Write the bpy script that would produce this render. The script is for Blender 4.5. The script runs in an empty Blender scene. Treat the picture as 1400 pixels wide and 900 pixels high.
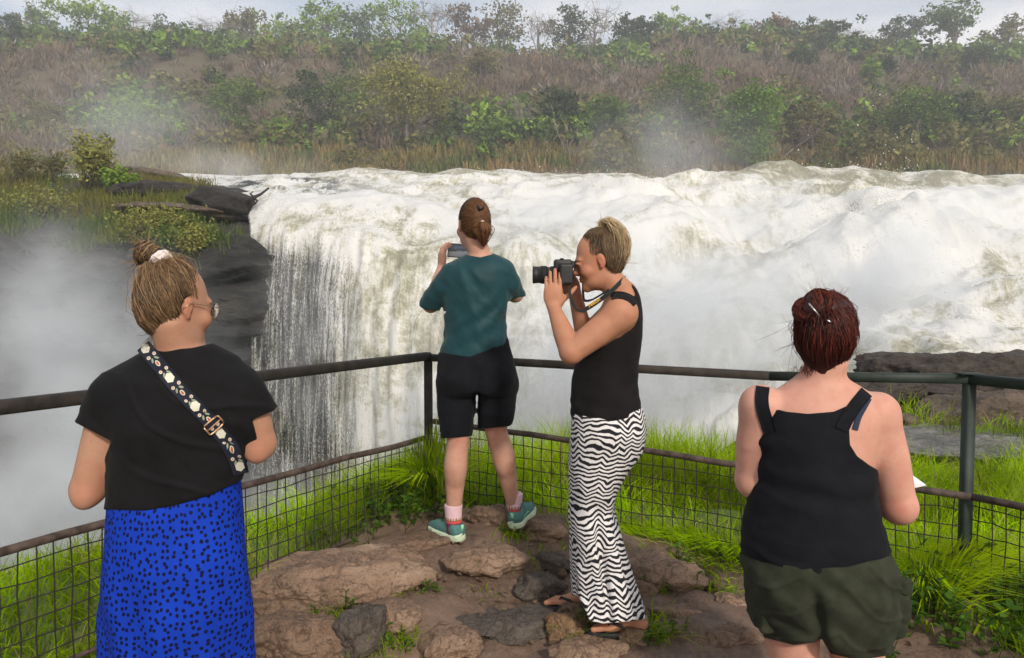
import bpy, math, random
import numpy as np
from mathutils import Vector, Matrix
# ------------------------------------------------------------------ camera, world, sun, exposure
scene = bpy.context.scene
FPX, PITCH, CAMZ = 1018.0, math.radians(2.8), 1.6
cam_d = bpy.data.cameras.new('camera'); cam = bpy.data.objects.new('camera', cam_d)
scene.collection.objects.link(cam); scene.camera = cam
cam.location = (0, 0, CAMZ); cam.rotation_euler = (math.radians(90) - PITCH, 0, 0)
cam_d.sensor_width = 36; cam_d.lens = 36 * FPX / 1400; cam_d.clip_start = 0.05; cam_d.clip_end = 2000

SUN_EL, SUN_AZ = math.radians(32), math.radians(158)      # azimuth clockwise from +Y: behind and to the right
sun_dir = Vector((math.sin(SUN_AZ) * math.cos(SUN_EL), math.cos(SUN_AZ) * math.cos(SUN_EL), math.sin(SUN_EL)))
sl = bpy.data.lights.new('sun', 'SUN'); sl.energy = 3.0; sl.angle = math.radians(5); sl.color = (1.0, 0.93, 0.82)
so = bpy.data.objects.new('sun', sl); scene.collection.objects.link(so)
so.rotation_euler = sun_dir.to_track_quat('Z', 'Y').to_euler(); so.location = (3, -6, 8)

world = bpy.data.worlds.new("World"); scene.world = world; world.use_nodes = True
wn, wl = world.node_tree.nodes, world.node_tree.links
bg = wn['Background']; bg.inputs['Strength'].default_value = 0.12
sky = wn.new('ShaderNodeTexSky'); sky.sky_type = 'NISHITA'; sky.sun_disc = False
sky.sun_elevation = SUN_EL; sky.sun_rotation = SUN_AZ; sky.dust_density = 3.0; sky.air_density = 1.2
# thin broken cloud over the whole sky, the same in every direction
wc = wn.new('ShaderNodeTexCoord'); wm = wn.new('ShaderNodeMapping'); wm.inputs['Scale'].default_value = (1.4, 1.4, 5.5)
wnz = wn.new('ShaderNodeTexNoise'); wnz.inputs['Scale'].default_value = 2.2; wnz.inputs['Detail'].default_value = 6
wr = wn.new('ShaderNodeMapRange'); wr.inputs['From Min'].default_value = 0.40; wr.inputs['From Max'].default_value = 0.68
wr.inputs['To Min'].default_value = 0.35; wr.inputs['To Max'].default_value = 0.95
wx = wn.new('ShaderNodeMixRGB'); wx.inputs['Color2'].default_value = (7.0, 6.8, 6.9, 1)
wl.new(wc.outputs['Generated'], wm.inputs['Vector']); wl.new(wm.outputs['Vector'], wnz.inputs['Vector'])
wl.new(wnz.outputs['Fac'], wr.inputs['Value']); wl.new(wr.outputs['Result'], wx.inputs['Fac'])
wl.new(sky.outputs['Color'], wx.inputs['Color1']); wl.new(wx.outputs['Color'], bg.inputs['Color'])
wl.new(bg.outputs['Background'], wn['World Output'].inputs['Surface'])

vs = scene.view_settings
vs.view_transform = 'Standard'; vs.look = 'None'; vs.exposure = 0.22; vs.gamma = 1; vs.use_curve_mapping = False
scene.render.engine = 'CYCLES'
cy = scene.cycles
cy.max_bounces = 7; cy.diffuse_bounces = 3; cy.glossy_bounces = 2; cy.transmission_bounces = 3
cy.transparent_max_bounces = 10; cy.volume_bounces = 2; cy.use_denoising = True
cy.volume_step_rate = 2.0; cy.volume_max_steps = 128
cy.sample_clamp_indirect = 4.0
rng = np.random.default_rng(7)

# ------------------------------------------------------------------ geometry helpers
CO, SI = math.cos(PITCH), math.sin(PITCH)
def ray(u, v):
    a, b = (np.asarray(u, float) - 700) / FPX, (450 - np.asarray(v, float)) / FPX
    return np.stack([a + 0 * b, CO + SI * b + 0 * a, -SI + CO * b + 0 * a], -1)
def P(u, v, d):
    """photo direction (u, v) at d metres in front of the camera (along +Y)"""
    r = ray(u, v)
    return np.array([0, 0, CAMZ]) + r * (np.asarray(d, float) / r[..., 1])[..., None]
def UV(p):
    x, y, z = p[..., 0], p[..., 1], p[..., 2] - CAMZ
    fw, up = y * CO - z * SI, y * SI + z * CO
    return 700 + FPX * x / fw, 450 - FPX * up / fw

def _h(i, j, k, s):
    n = (i * 73856093) ^ (j * 19349663) ^ (k * 83492791) ^ (s * 2654435761 & 0x7fffffff)
    n = (n ^ (n >> 13)) * 1274126177 & 0x7fffffff
    n = (n ^ (n >> 16)) * 668265263 & 0x7fffffff
    return ((n ^ (n >> 15)) & 0xffff) / 32767.5 - 1.0
def vnoise(p, s=0):
    p = np.asarray(p, float); f = np.floor(p); t = p - f; i = f.astype(np.int64); t = t * t * (3 - 2 * t)
    out = 0
    for a in (0, 1):
        wa = t[..., 0] if a else 1 - t[..., 0]
        for b in (0, 1):
            wb = wa * (t[..., 1] if b else 1 - t[..., 1])
            for c in (0, 1):
                wc_ = wb * (t[..., 2] if c else 1 - t[..., 2])
                out = out + wc_ * _h(i[..., 0] + a, i[..., 1] + b, i[..., 2] + c, s)
    return out
def fbm(p, o=4, s=0, g=0.5):
    r, a, q = 0, 1.0, np.asarray(p, float)
    for k in range(o):
        r = r + a * vnoise(q, s + k); q = q * 2.03 + 11.3; a *= g
    return r

def mesh_data(name, V, Fs, cols=None, smooth=True, attrs=None, mats=None, mat_idx=None):
    """V (n,3); Fs an (m,3|4) array or a list of such arrays"""
    if isinstance(Fs, np.ndarray): Fs = [Fs]
    Fs = [np.asarray(F, np.int32) for F in Fs if len(F)]
    me = bpy.data.meshes.new(name)
    V = np.asarray(V, np.float32); me.vertices.add(len(V)); me.vertices.foreach_set('co', V.ravel())
    loops = np.concatenate([F.ravel() for F in Fs]); sizes = np.concatenate([np.full(len(F), F.shape[1]) for F in Fs])
    me.loops.add(len(loops)); me.loops.foreach_set('vertex_index', loops.astype(np.int32))
    me.polygons.add(len(sizes)); me.polygons.foreach_set('loop_start', np.concatenate([[0], np.cumsum(sizes)[:-1]]).astype(np.int32))
    me.polygons.foreach_set('use_smooth', np.full(len(sizes), bool(smooth)))
    me.update(calc_edges=True)
    if cols is not None:
        c = np.ones((len(V), 4), np.float32); c[:, :3] = cols
        a = me.color_attributes.new('tint', 'FLOAT_COLOR', 'POINT'); a.data.foreach_set('color', c.ravel())
    for k, w in (attrs or {}).items():
        a = me.attributes.new(k, 'FLOAT', 'POINT'); a.data.foreach_set('value', np.asarray(w, np.float32))
    for m in mats or (): me.materials.append(m)
    if mat_idx is not None: me.polygons.foreach_set('material_index', np.asarray(mat_idx, np.int32))
    return me
def link(name, me, parent=None, loc=(0, 0, 0), **kw):
    o = bpy.data.objects.new(name, me); scene.collection.objects.link(o); o.location = loc
    if parent is not None: o.parent = parent
    for k, w in kw.items():
        if w: o[k] = w
    return o
def build(name, V, F, mat, parent=None, loc=None, local=False, smooth=True, cols=None, attrs=None, **kw):
    """V in world coordinates; stored relative to loc (or to the parent's place)"""
    V = np.asarray(V, float)
    base = np.zeros(3)
    if not local:
        if parent is not None:
            q = parent
            while q is not None: base = base + np.array(q.location); q = q.parent
        if loc is not None: base = base + np.array(loc)
    me = mesh_data(name, V - base, F, cols, smooth, attrs, [mat])
    return link(name, me, parent, loc if loc is not None else (0, 0, 0), **kw)
def thing(name, label, category, loc, group=None):
    return link(name, None, None, tuple(float(c) for c in loc), label=label, category=category, group=group)

class MB:
    """collects pieces into one mesh"""
    def __init__(s): s.V, s.F, s.C, s.n = [], {3: [], 4: []}, [], 0
    def add(s, V, F, col=(1, 1, 1)):
        V = np.asarray(V, float).reshape(-1, 3)
        for f in (F if isinstance(F, list) else [F]):
            f = np.asarray(f); s.F[f.shape[1]].append(f + s.n)
        s.V.append(V); s.C.append(np.broadcast_to(np.asarray(col, float), (len(V), 3))); s.n += len(V)
    def out(s):
        return np.concatenate(s.V), [np.concatenate(f) for f in s.F.values() if f], np.concatenate(s.C)
    def build(s, name, mat, parent=None, **kw):
        V, F, C = s.out(); return build(name, V, F, mat, parent, cols=C, **kw)

def tubes(S, R, n=3, caps=False):
    """S (s,k,3) centre lines, R (s,k) or (k,) radii"""
    S = np.asarray(S, float); s, k = S.shape[:2]; R = np.broadcast_to(np.asarray(R, float), (s, k))
    T = np.gradient(S, axis=1); T /= np.linalg.norm(T, axis=-1, keepdims=True) + 1e-12
    ref = np.where(np.abs(T[..., 2:3]) < 0.9, np.array([0, 0, 1.0]), np.array([1.0, 0, 0]))
    A = np.cross(T, ref); A /= np.linalg.norm(A, axis=-1, keepdims=True) + 1e-12
    B = np.cross(T, A)
    th = np.arange(n) * 2 * np.pi / n
    V = S[:, :, None] + R[:, :, None, None] * (np.cos(th)[:, None] * A[:, :, None] + np.sin(th)[:, None] * B[:, :, None])
    i = np.arange(k - 1)[:, None] * n; j = np.arange(n)[None]; j2 = (j + 1) % n
    F = np.stack([i + j, i + j2, i + n + j2, i + n + j], -1).reshape(-1, 4)
    F = (F[None] + (np.arange(s) * k * n)[:, None, None]).reshape(-1, 4)
    return V.reshape(-1, 3), F
def tube(pts, r, n=8):
    pts = np.asarray(pts, float); V, F = tubes(pts[None], r if np.ndim(r) else np.full(len(pts), r), n); k = len(pts)
    V = np.vstack([V, pts[:1], pts[-1:]]); a = len(V) - 2; j = np.arange(n); j2 = (j + 1) % n; o = (k - 1) * n
    return V, [F, np.stack([j2, j, 0 * j + a], -1), np.stack([o + j, o + j2, 0 * j + a + 1], -1)]
def box(c, h, R=None):
    V = np.array([[x, y, z] for x in (-1, 1) for y in (-1, 1) for z in (-1, 1)], float) * h
    if R is not None: V = V @ np.asarray(R)
    return V + c, np.array([[0, 1, 3, 2], [4, 6, 7, 5], [0, 4, 5, 1], [2, 3, 7, 6], [0, 2, 6, 4], [1, 5, 7, 3]])
def beam(a, b, w, h):
    """rectangular bar from a to b, w wide (horizontal) and h high, with small chamfers"""
    a, b = np.asarray(a, float), np.asarray(b, float); t = (b - a) / np.linalg.norm(b - a)
    s = np.cross(t, [0, 0, 1.0]); s = s / np.linalg.norm(s) if np.linalg.norm(s) > 1e-6 else np.array([1.0, 0, 0]); q = np.cross(s, t)
    c = min(w, h) * 0.16
    pr = [(w/2-c, -h/2), (w/2, -h/2+c), (w/2, h/2-c), (w/2-c, h/2), (-w/2+c, h/2), (-w/2, h/2-c), (-w/2, -h/2+c), (-w/2+c, -h/2)]
    V = np.array([p + x * s + y * q for p in (a, b) for x, y in pr]); j = np.arange(8); j2 = (j + 1) % 8
    k4 = lambda o, r: [[o, o+1, o+2, o+3], [o, o+3, o+4, o+7], [o+4, o+5, o+6, o+7]] if not r else [[o+3, o+2, o+1, o], [o+7, o+4, o+3, o], [o+7, o+6, o+5, o+4]]
    return V, [np.vstack([np.stack([j, j2, j2 + 8, j + 8], -1), k4(0, True), k4(8, False)])]
def grid_faces(r, c):
    i = np.arange(r - 1)[:, None] * c + np.arange(c - 1)[None]
    return np.stack([i, i + 1, i + c + 1, i + c], -1).reshape(-1, 4)
def icosphere(sub):
    t = (1 + 5 ** .5) / 2
    V = [(-1, t, 0), (1, t, 0), (-1, -t, 0), (1, -t, 0), (0, -1, t), (0, 1, t), (0, -1, -t), (0, 1, -t), (t, 0, -1), (t, 0, 1), (-t, 0, -1), (-t, 0, 1)]
    V = [np.array(v) / np.linalg.norm(v) for v in V]
    F = [(0,11,5),(0,5,1),(0,1,7),(0,7,10),(0,10,11),(1,5,9),(5,11,4),(11,10,2),(10,7,6),(7,1,8),(3,9,4),(3,4,2),(3,2,6),(3,6,8),(3,8,9),(4,9,5),(2,4,11),(6,2,10),(8,6,7),(9,8,1)]
    for _ in range(sub):
        m, G = {}, []
        def mid(a, b):
            k = (min(a, b), max(a, b))
            if k not in m: q = V[a] + V[b]; V.append(q / np.linalg.norm(q)); m[k] = len(V) - 1
            return m[k]
        for a, b, c in F:
            x, y, z = mid(a, b), mid(b, c), mid(c, a); G += [(a, x, z), (b, y, x), (c, z, y), (x, y, z)]
        F = G
    return np.array(V), np.array(F)
ICO = {k: icosphere(k) for k in (1, 2, 3, 4, 5)}

# ------------------------------------------------------------------ materials
def new_mat(name):
    m = bpy.data.materials.new(name); m.use_nodes = True
    return m, m.node_tree.nodes, m.node_tree.links, m.node_tree.nodes['Principled BSDF']
def coords(n, l, scale=(1, 1, 1), kind='Object'):
    tc = n.new('ShaderNodeTexCoord'); mp = n.new('ShaderNodeMapping'); mp.inputs['Scale'].default_value = scale
    l.new(tc.outputs[kind], mp.inputs['Vector']); return mp.outputs['Vector']
def noise(n, l, vec, scale, detail=4, rough=0.55, dist=0.0):
    t = n.new('ShaderNodeTexNoise'); t.inputs['Scale'].default_value = scale; t.inputs['Detail'].default_value = detail
    t.inputs['Roughness'].default_value = rough; t.inputs['Distortion'].default_value = dist
    if vec is not None: l.new(vec, t.inputs['Vector'])
    return t.outputs['Fac']
def ramp(n, l, fac, stops):
    r = n.new('ShaderNodeValToRGB'); e = r.color_ramp.elements
    while len(e) < len(stops): e.new(0.5)
    for q, (p, c) in zip(e, stops): q.position = p; q.color = (*c, 1) if len(c) == 3 else c
    l.new(fac, r.inputs['Fac']); return r.outputs['Color']
def mathn(n, l, op, a, b=None, c=None, clamp=False):
    m = n.new('ShaderNodeMath'); m.operation = op; m.use_clamp = clamp
    for i, w in enumerate((a, b, c)):
        if w is None: continue
        if isinstance(w, (int, float)): m.inputs[i].default_value = w
        else: l.new(w, m.inputs[i])
    return m.outputs[0]
def mixc(n, l, fac, a, b, mode='MIX'):
    m = n.new('ShaderNodeMixRGB'); m.blend_type = mode
    for s, w in (('Fac', fac), ('Color1', a), ('Color2', b)):
        if isinstance(w, (int, float)): m.inputs[s].default_value = w
        elif isinstance(w, tuple): m.inputs[s].default_value = (*w, 1) if len(w) == 3 else w
        else: l.new(w, m.inputs[s])
    return m.outputs['Color']
def bump(n, l, b, h, strength=0.3, dist=0.01, prev=None):
    q = n.new('ShaderNodeBump'); q.inputs['Strength'].default_value = strength; q.inputs['Distance'].default_value = dist
    l.new(h, q.inputs['Height'])
    if prev is not None: l.new(prev, q.inputs['Normal'])
    l.new(q.outputs['Normal'], b.inputs['Normal']); return q.outputs['Normal']
def attr(n, name):
    a = n.new('ShaderNodeAttribute'); a.attribute_name = name; return a
def simple(name, c1, c2, scale=20, rough=0.7, bscale=80, bstr=0.2, bdist=0.004, metal=0.0, spec=0.4, lo=0.35, hi=0.65, tint=False, stretch=(1, 1, 1)):
    m, n, l, b = new_mat(name); v = coords(n, l, stretch)
    c = ramp(n, l, noise(n, l, v, scale), [(lo, c1), (hi, c2)])
    if tint: c = mixc(n, l, 1.0, c, attr(n, 'tint').outputs['Color'], 'MULTIPLY')
    l.new(c, b.inputs['Base Color']); b.inputs['Roughness'].default_value = rough; b.inputs['Metallic'].default_value = metal
    b.inputs['Specular IOR Level'].default_value = spec
    bump(n, l, b, noise(n, l, v, bscale, 5), bstr, bdist); return m
def leaf_mat(name, trans=0.35, rough=0.55, mult=(1, 1, 1), spec=0.12):
    m, n, l, b = new_mat(name); c = attr(n, 'tint').outputs['Color']
    v = coords(n, l); c = mixc(n, l, 1.0, c, ramp(n, l, noise(n, l, v, 1.3, 3), [(0.3, (0.75, 0.75, 0.75)), (0.7, (1.15, 1.15, 1.1))]), 'MULTIPLY')
    c = mixc(n, l, 1.0, c, mult, 'MULTIPLY')
    l.new(c, b.inputs['Base Color']); b.inputs['Roughness'].default_value = rough; b.inputs['Specular IOR Level'].default_value = spec
    t = n.new('ShaderNodeBsdfTranslucent'); l.new(c, t.inputs['Color'])
    x = n.new('ShaderNodeMixShader'); x.inputs[0].default_value = trans
    l.new(b.outputs[0], x.inputs[1]); l.new(t.outputs[0], x.inputs[2]); l.new(x.outputs[0], n['Material Output'].inputs['Surface']); return m
# ------------------------------------------------------------------ the ground of the viewpoint
GP = np.array([(0,0,0),(-2,0,0),(2,0,0),(0,-3,0),(-4,-3,0),(4,-3,0),(-.9,1.9,0),(.95,2.3,0.0),(0,2.2,.02),(0,2.8,.11),(.35,3.05,.16),(.27,3.3,.20),(-.3,3.7,.34),
  (0,4.0,.40),(-.5,4.4,.42),(1,3.3,.25),(1.0,4.0,.36),(.5,3.7,.33),(2,2.9,.18),(2.05,3.24,.34),(1.5,2.8,.12),(-1.2,3.3,.26),(-.9,3.0,.16),(-1.68,2.44,.22),(-1.3,2.2,.05),
  (-.5,2.6,.08),(-.6,3.3,.24),(3.5,2.5,.3),(-3,1.5,.1),(1,5,.25),(2,4.5,.18),(1.5,6,.05),(3,6,-.15),(4,5,.0),(2,7.5,-.2),(4,8,-.55),(2.6,5,.02),(3.2,4,.18),(-.3,5.0,.3),(.3,6,.1),(6,5,-.05),(-2.4,3.0,.2),(-1.5,3.9,.3),(8,8,-.2),(7,3,.2),(-2.3,2.8,.36),(-2.0,3.1,.38),(-2.9,2.2,.3)], float)
EX = np.array([(-8,-1.5),(-4,2.2),(-2.6,3.3),(-1.7,4.0),(-.6,5.0),(.0,6.2),(1.0,7.3),(2.6,8.2),(4,9.0),(7,12.5),(16,24)], float)
def gz(x, y, drop=True):
    x, y = np.asarray(x, float), np.asarray(y, float)
    w = 1.0 / (((x[..., None] - GP[:, 0]) ** 2 + (y[..., None] - GP[:, 1]) ** 2) + 0.03) ** 1.6
    z = (w * GP[:, 2]).sum(-1) / w.sum(-1)
    if drop:
        e = np.maximum(y - np.interp(x, EX[:, 0], EX[:, 1]), 0)
        z = np.where(e > 0, np.maximum(z - 0.5 * e - 0.9 * e ** 2, -13.5 - 0.02 * e), z)
    return z
def ground_hit(u, v):
    d = np.linspace(1.2, 9, 900); p = P(np.full(900, u), np.full(900, v), d)
    k = np.argmax(p[:, 2] < gz(p[:, 0], p[:, 1])); return p[k]
def dirtness(x, y):
    """1 on the trodden mound inside the fence, 0 in the grass"""
    lf = (y - 4.4) - (x + .497) * 1.657; rf = (y - 4.4) + (x + .497) * .4646
    e = np.maximum(np.where(x < -.497, lf * .5, rf * .9), -9)
    return np.clip(0.80 - e * 2.4, 0, 1)

def axis(lo, hi, segs):
    out = [lo]
    for to, st in segs:
        k = max(1, int(round((to - out[-1]) / st))); out += list(np.linspace(out[-1], to, k + 1)[1:])
    return np.array(out)
gx = axis(-30, 40, [(-4, 1.0), (-1.8, .08), (2.4, .022), (5, .08), (12, .4), (40, 1.5)])
gy = axis(-12, 40, [(0, .8), (2.2, .1), (4.3, .02), (5.5, .06), (10, .15), (16, .5), (40, 1.5)])
GX, GY = np.meshgrid(gx, gy); GZ = gz(GX, GY)
q = np.stack([GX, GY, GZ * 0], -1)
dm = dirtness(GX, GY)
GZ = GZ - dm * 0.02 * np.maximum(0, .2 - np.abs(fbm(q * 3.1, 3, 77))) / .2 + dm * (0.034 * fbm(q * 2.6, 4, 3) + 0.010 * fbm(q * 11, 3, 9) + 0.018 * np.abs(vnoise(q * np.array([5, 8, 1]), 21))) + (1 - dm) * 0.05 * fbm(q * 2, 3, 5)
m, n, l, b = new_mat('trodden_earth'); v = coords(n, l)
c1 = ramp(n, l, noise(n, l, v, 2.2, 6, .6), [(0.3, (0.062, 0.036, 0.023)), (0.5, (0.115, 0.068, 0.044)), (0.7, (0.17, 0.108, 0.074))])
c1 = mixc(n, l, ramp(n, l, noise(n, l, v, 60, 4), [(0.35, (0, 0, 0)), (0.75, (1, 1, 1))]), c1, (0.16, 0.11, 0.08))
c1 = mixc(n, l, ramp(n, l, noise(n, l, v, 9, 5, .65), [(0.55, (0, 0, 0)), (0.72, (.8, .8, .8))]), c1, (0.042, 0.026, 0.018))
l.new(mixc(n, l, attr(n, 'soil').outputs['Fac'], (0.085, 0.13, 0.012), c1), b.inputs['Base Color'])
l.new(ramp(n, l, noise(n, l, v, 4, 4), [(0.35, (0.45,) * 3), (0.65, (0.9,) * 3)]), b.inputs['Roughness'])
h1 = bump(n, l, b, noise(n, l, v, 28, 6, .65), 0.5, 0.03); bump(n, l, b, noise(n, l, v, 140, 4), 0.5, 0.006, h1)
M_EARTH = m
ground = build('ground', np.stack([GX, GY, GZ], -1).reshape(-1, 3), grid_faces(*GX.shape), M_EARTH, attrs={'soil': dm.ravel()}, kind='structure')

# ------------------------------------------------------------------ rocks
def rock_mat(name, a, bcol, c, moss=None, rough=0.8, scale=5):
    m, n, l, b = new_mat(name); v = coords(n, l)
    col = ramp(n, l, noise(n, l, v, scale, 7, .62), [(0.3, a), (0.52, bcol), (0.72, c)])
    col = mixc(n, l, ramp(n, l, noise(n, l, v, scale * 14, 4, .7), [(0.4, (0, 0, 0)), (0.8, (.6, .6, .6))]), col, c)
    col = mixc(n, l, ramp(n, l, noise(n, l, v, scale * 3.1, 5, .7), [(0.55, (0, 0, 0)), (0.75, (.75, .75, .75))]), col, a)
    ck = noise(n, l, v, scale * 1.6, 5, .6, .6); ck = mathn(n, l, 'ABSOLUTE', mathn(n, l, 'SUBTRACT', ck, .5)); ck = mathn(n, l, 'SUBTRACT', 1.0, mathn(n, l, 'MULTIPLY', ck, 42), clamp=True)
    col = mixc(n, l, mathn(n, l, 'MULTIPLY', ck, .42), col, tuple(.3 * q for q in a))
    col = mixc(n, l, ramp(n, l, noise(n, l, v, scale * 24, 3, .7), [(.56, (0, 0, 0)), (.66, (.55,) * 3)]), col, tuple(.45 * q for q in a))
    col = mixc(n, l, ramp(n, l, noise(n, l, v, scale * 30, 3, .7), [(.60, (0, 0, 0)), (.70, (.5,) * 3)]), col, tuple(min(1, 1.5 * q) for q in c))
    if moss: col = mixc(n, l, ramp(n, l, noise(n, l, v, scale * .9, 5, .6), [(0.52, (0, 0, 0)), (0.62, (.8, .8, .8))]), col, moss)
    l.new(col, b.inputs['Base Color']); b.inputs['Specular IOR Level'].default_value = 0.35
    l.new(ramp(n, l, noise(n, l, v, scale * .8, 3), [(0.35, (rough - .3,) * 3), (0.6, (rough,) * 3)]), b.inputs['Roughness'])
    h = bump(n, l, b, noise(n, l, v, scale * 5, 9, .68), 0.9, 0.20 / scale); h = bump(n, l, b, mathn(n, l, 'MULTIPLY', ck, -1.0), 0.6, 0.08 / scale, h); bump(n, l, b, noise(n, l, v, scale * 34, 5, .65), 0.6, 0.03 / scale, h); return m
M_STONE = rock_mat('brown_stone', (0.082, 0.048, 0.030), (0.20, 0.124, 0.080), (0.32, 0.215, 0.15), rough=.75)
M_STONE2 = rock_mat('orange_stone', (0.12, 0.062, 0.026), (0.23, 0.13, 0.058), (0.33, 0.22, 0.13))
M_STONE3 = rock_mat('grey_stone', (0.045, 0.037, 0.031), (0.105, 0.083, 0.067), (0.17, 0.138, 0.115))
M_STONE4 = rock_mat('pale_brown_stone', (0.12, 0.073, 0.046), (0.28, 0.178, 0.117), (0.42, 0.295, 0.21))
M_WET = rock_mat('wet_dark_rock', (0.008, 0.0075, 0.007), (0.022, 0.019, 0.017), (0.060, 0.050, 0.042), rough=.85, scale=.9)
M_LAYER = rock_mat('dark_brown_rock', (.018, .014, .011), (.055, .042, .032), (.125, .098, .074), rough=.8, scale=1.2)
M_BROWNROCK = rock_mat('river_rock', (0.035, 0.028, 0.022), (0.115, 0.082, 0.058), (0.21, 0.155, 0.115), rough=.7, scale=1.3)
def rock(dim, seed, sub=4, cuts=9, rough=0.08, strata=0.0, flat=.75):
    r = np.random.default_rng(seed); D, F = ICO[sub]
    N = r.normal(size=(cuts, 3)); N /= np.linalg.norm(N, axis=1, keepdims=True)
    N = np.vstack([N, [[0, .08, 1], [0, 0, -1]]]); N /= np.linalg.norm(N, axis=1, keepdims=True)
    dd = np.concatenate([r.uniform(.72, .98, cuts), [flat, .7]])
    q = dd / np.maximum(D @ N.T, 0.05); q = np.concatenate([q, np.ones((len(D), 1))], 1)
    rad = -np.log(np.exp(-26 * q).sum(1)) / 26
    p = D * rad[:, None]
    p = p * (1 + rough * fbm(D * 2.2 + seed, 5, seed)[:, None])
    p = p * np.asarray(dim) / 2
    if strata:
        s = vnoise(np.stack([p[:, 0] * .3, p[:, 1] * .3, p[:, 2] / (strata * 1.7)], -1) + fbm(p * .5, 2, seed)[:, None] * .4, seed)
        p[:, :2] *= (1 + .30 * s[:, None]); p[:, 2] += strata * .5 * np.sign(s) * np.abs(s) ** .5
    p = p + D * (rough * .40 * min(dim)) * (fbm(p / min(dim) * 3.5, 4, seed + 5) - .7 * np.maximum(0, .28 - np.abs(vnoise(p / min(dim) * np.array([1.6, 1.6, 3.2]), seed + 8))) / .28)[:, None]
    return p, F
def rot(yaw=0, pitch=0, roll=0): return np.array(Matrix.Rotation(yaw, 3, 'Z') @ Matrix.Rotation(pitch, 3, 'X') @ Matrix.Rotation(roll, 3, 'Y'))
def put_rock(name, label, c, dim, seed, mat, yaw=0, pitch=0, roll=0, category='rock', **k):
    p, F = rock(dim, seed, **k); p = p @ rot(yaw, pitch, roll).T
    return build(name, p + c, F, mat, loc=tuple(float(t) for t in c), label=label, category=category)
FR = [  # u, v of the visible middle, width, height in photo px, yaw, sink, seed, material, thickness, label
 (478, 800, 235, 92, .25, .42, 1, M_STONE4, .20, 'large worn reddish brown slab at the left of the mound'),
 (588, 742, 140, 50, .55, .55, 2, M_STONE, .15, 'flat brown slab under the left trail shoe'),
 (676, 712, 84, 36, -.2, .42, 3, M_STONE, .17, 'rounded dark brown stone under the right trail shoe'),
 (736, 727, 80, 42, -.3, .42, 4, M_STONE, .16, 'rounded brown stone just right of the raised trail shoe'),
 (666, 772, 116, 50, .18, .40, 5, M_STONE4, .17, 'flat topped loaf shaped stone in the middle of the mound'),
 (735, 806, 66, 42, .1, .42, 6, M_STONE3, .15, 'lumpy grey brown stone left of the zebra trousers'),
 (497, 882, 60, 74, -.5, .35, 7, M_STONE3, .20, 'dark upright wedge of stone between two larger slabs'),
 (545, 852, 58, 54, .2, .45, 8, M_STONE4, .14, 'small pinkish triangular stone right of the dark wedge'),
 (405, 888, 190, 70, -.12, .42, 9, M_STONE, .20, 'broad reddish slab beside the blue skirt at the bottom edge'),
 (616, 885, 84, 66, -.55, .5, 10, M_STONE4, .14, 'slanting brown stone at the bottom centre of the picture'),
 (700, 850, 150, 66, .1, .62, 11, M_STONE3, .14, 'mud covered low rock hump in front of the zebra trousers'),
 (776, 866, 66, 46, .5, .32, 12, M_STONE2, .16, 'angular orange stone under the near foot'),
 (806, 897, 110, 46, .1, .42, 13, M_STONE4, .15, 'orange brown stone cut by the bottom edge below the sandal'),
 (866, 880, 56, 46, .0, .40, 14, M_STONE, .18, 'dark stone propping the heel of the black sandal'),
 (912, 790, 128, 62, -.62, .42, 15, M_STONE4, .20, 'long slanting ridge of rock right of the zebra trousers'),
 (876, 806, 60, 34, -.3, .5, 16, M_STONE, .13, 'low brown stone tucked against the zebra trouser leg'),
 (938, 838, 96, 34, .05, .55, 17, M_STONE4, .10, 'thin flat stone on the path right of the sandal'),
 (985, 872, 150, 60, -.1, .66, 18, M_STONE, .14, 'dusty half buried rock left of the green shorts'),
 (1005, 822, 66, 24, -.3, .55, 19, M_STONE4, .09, 'small flat stone near the foot of the right railing'),
 (758, 772, 58, 26, -.5, .5, 20, M_STONE3, .10, 'small grey slab behind the lumpy stone'),
 (402, 828, 130, 52, .3, .62, 21, M_STONE, .12, 'low sloping rock at the edge of the left grass'),
 (790, 838, 60, 30, .2, .5, 22, M_STONE, .14, 'small brown stone under the far sandal'),
]
ROCKS = []
for u, v, w, h, yaw, sink, sd, mt, th, lab in FR:
    p = ground_hit(u, v); s = p[1] / FPX; wx = w * s * 1.08; big_ = not any(t in lab for t in ('shoe', 'sandal', 'foot', 'middle', 'zebra')); th = th * (1.3 if big_ else 1); sink = sink - (.07 if big_ else 0); dy = max(h * s * 1.7 - th * .3, wx * .35)
    c = np.array([p[0], p[1], p[2] + th * (.5 - sink)])
    ROCKS.append((c, wx, dy, th))
    put_rock('rock', lab, c, (wx, dy, th), sd * 13 + 1, mt, yaw, .0, 0, sub=5 if w > 140 else 4, rough=.13, flat=.66, cuts=14)
# pebbles and grit: nobody could count them
pb = MB(); D1, F1 = ICO[1]
for k in range(420):
    x, y = rng.uniform(-1.2, 2.2), rng.uniform(2.3, 4.2)
    if dirtness(np.array(x), np.array(y)) < .8: continue
    r = rng.choice([.006, .009, .014, .022], p=[.4, .35, .2, .05])
    pb.add((D1 * (1 + .25 * rng.normal(size=(len(D1), 1)).clip(-1, 1))) * r * rng.uniform(.6, 1.2, 3) + (x, y, float(gz(x, y)) + .012), F1)
pb.build('pebbles', M_STONE, kind='stuff', label='small loose pebbles scattered over the trodden earth', category='pebbles')

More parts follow.
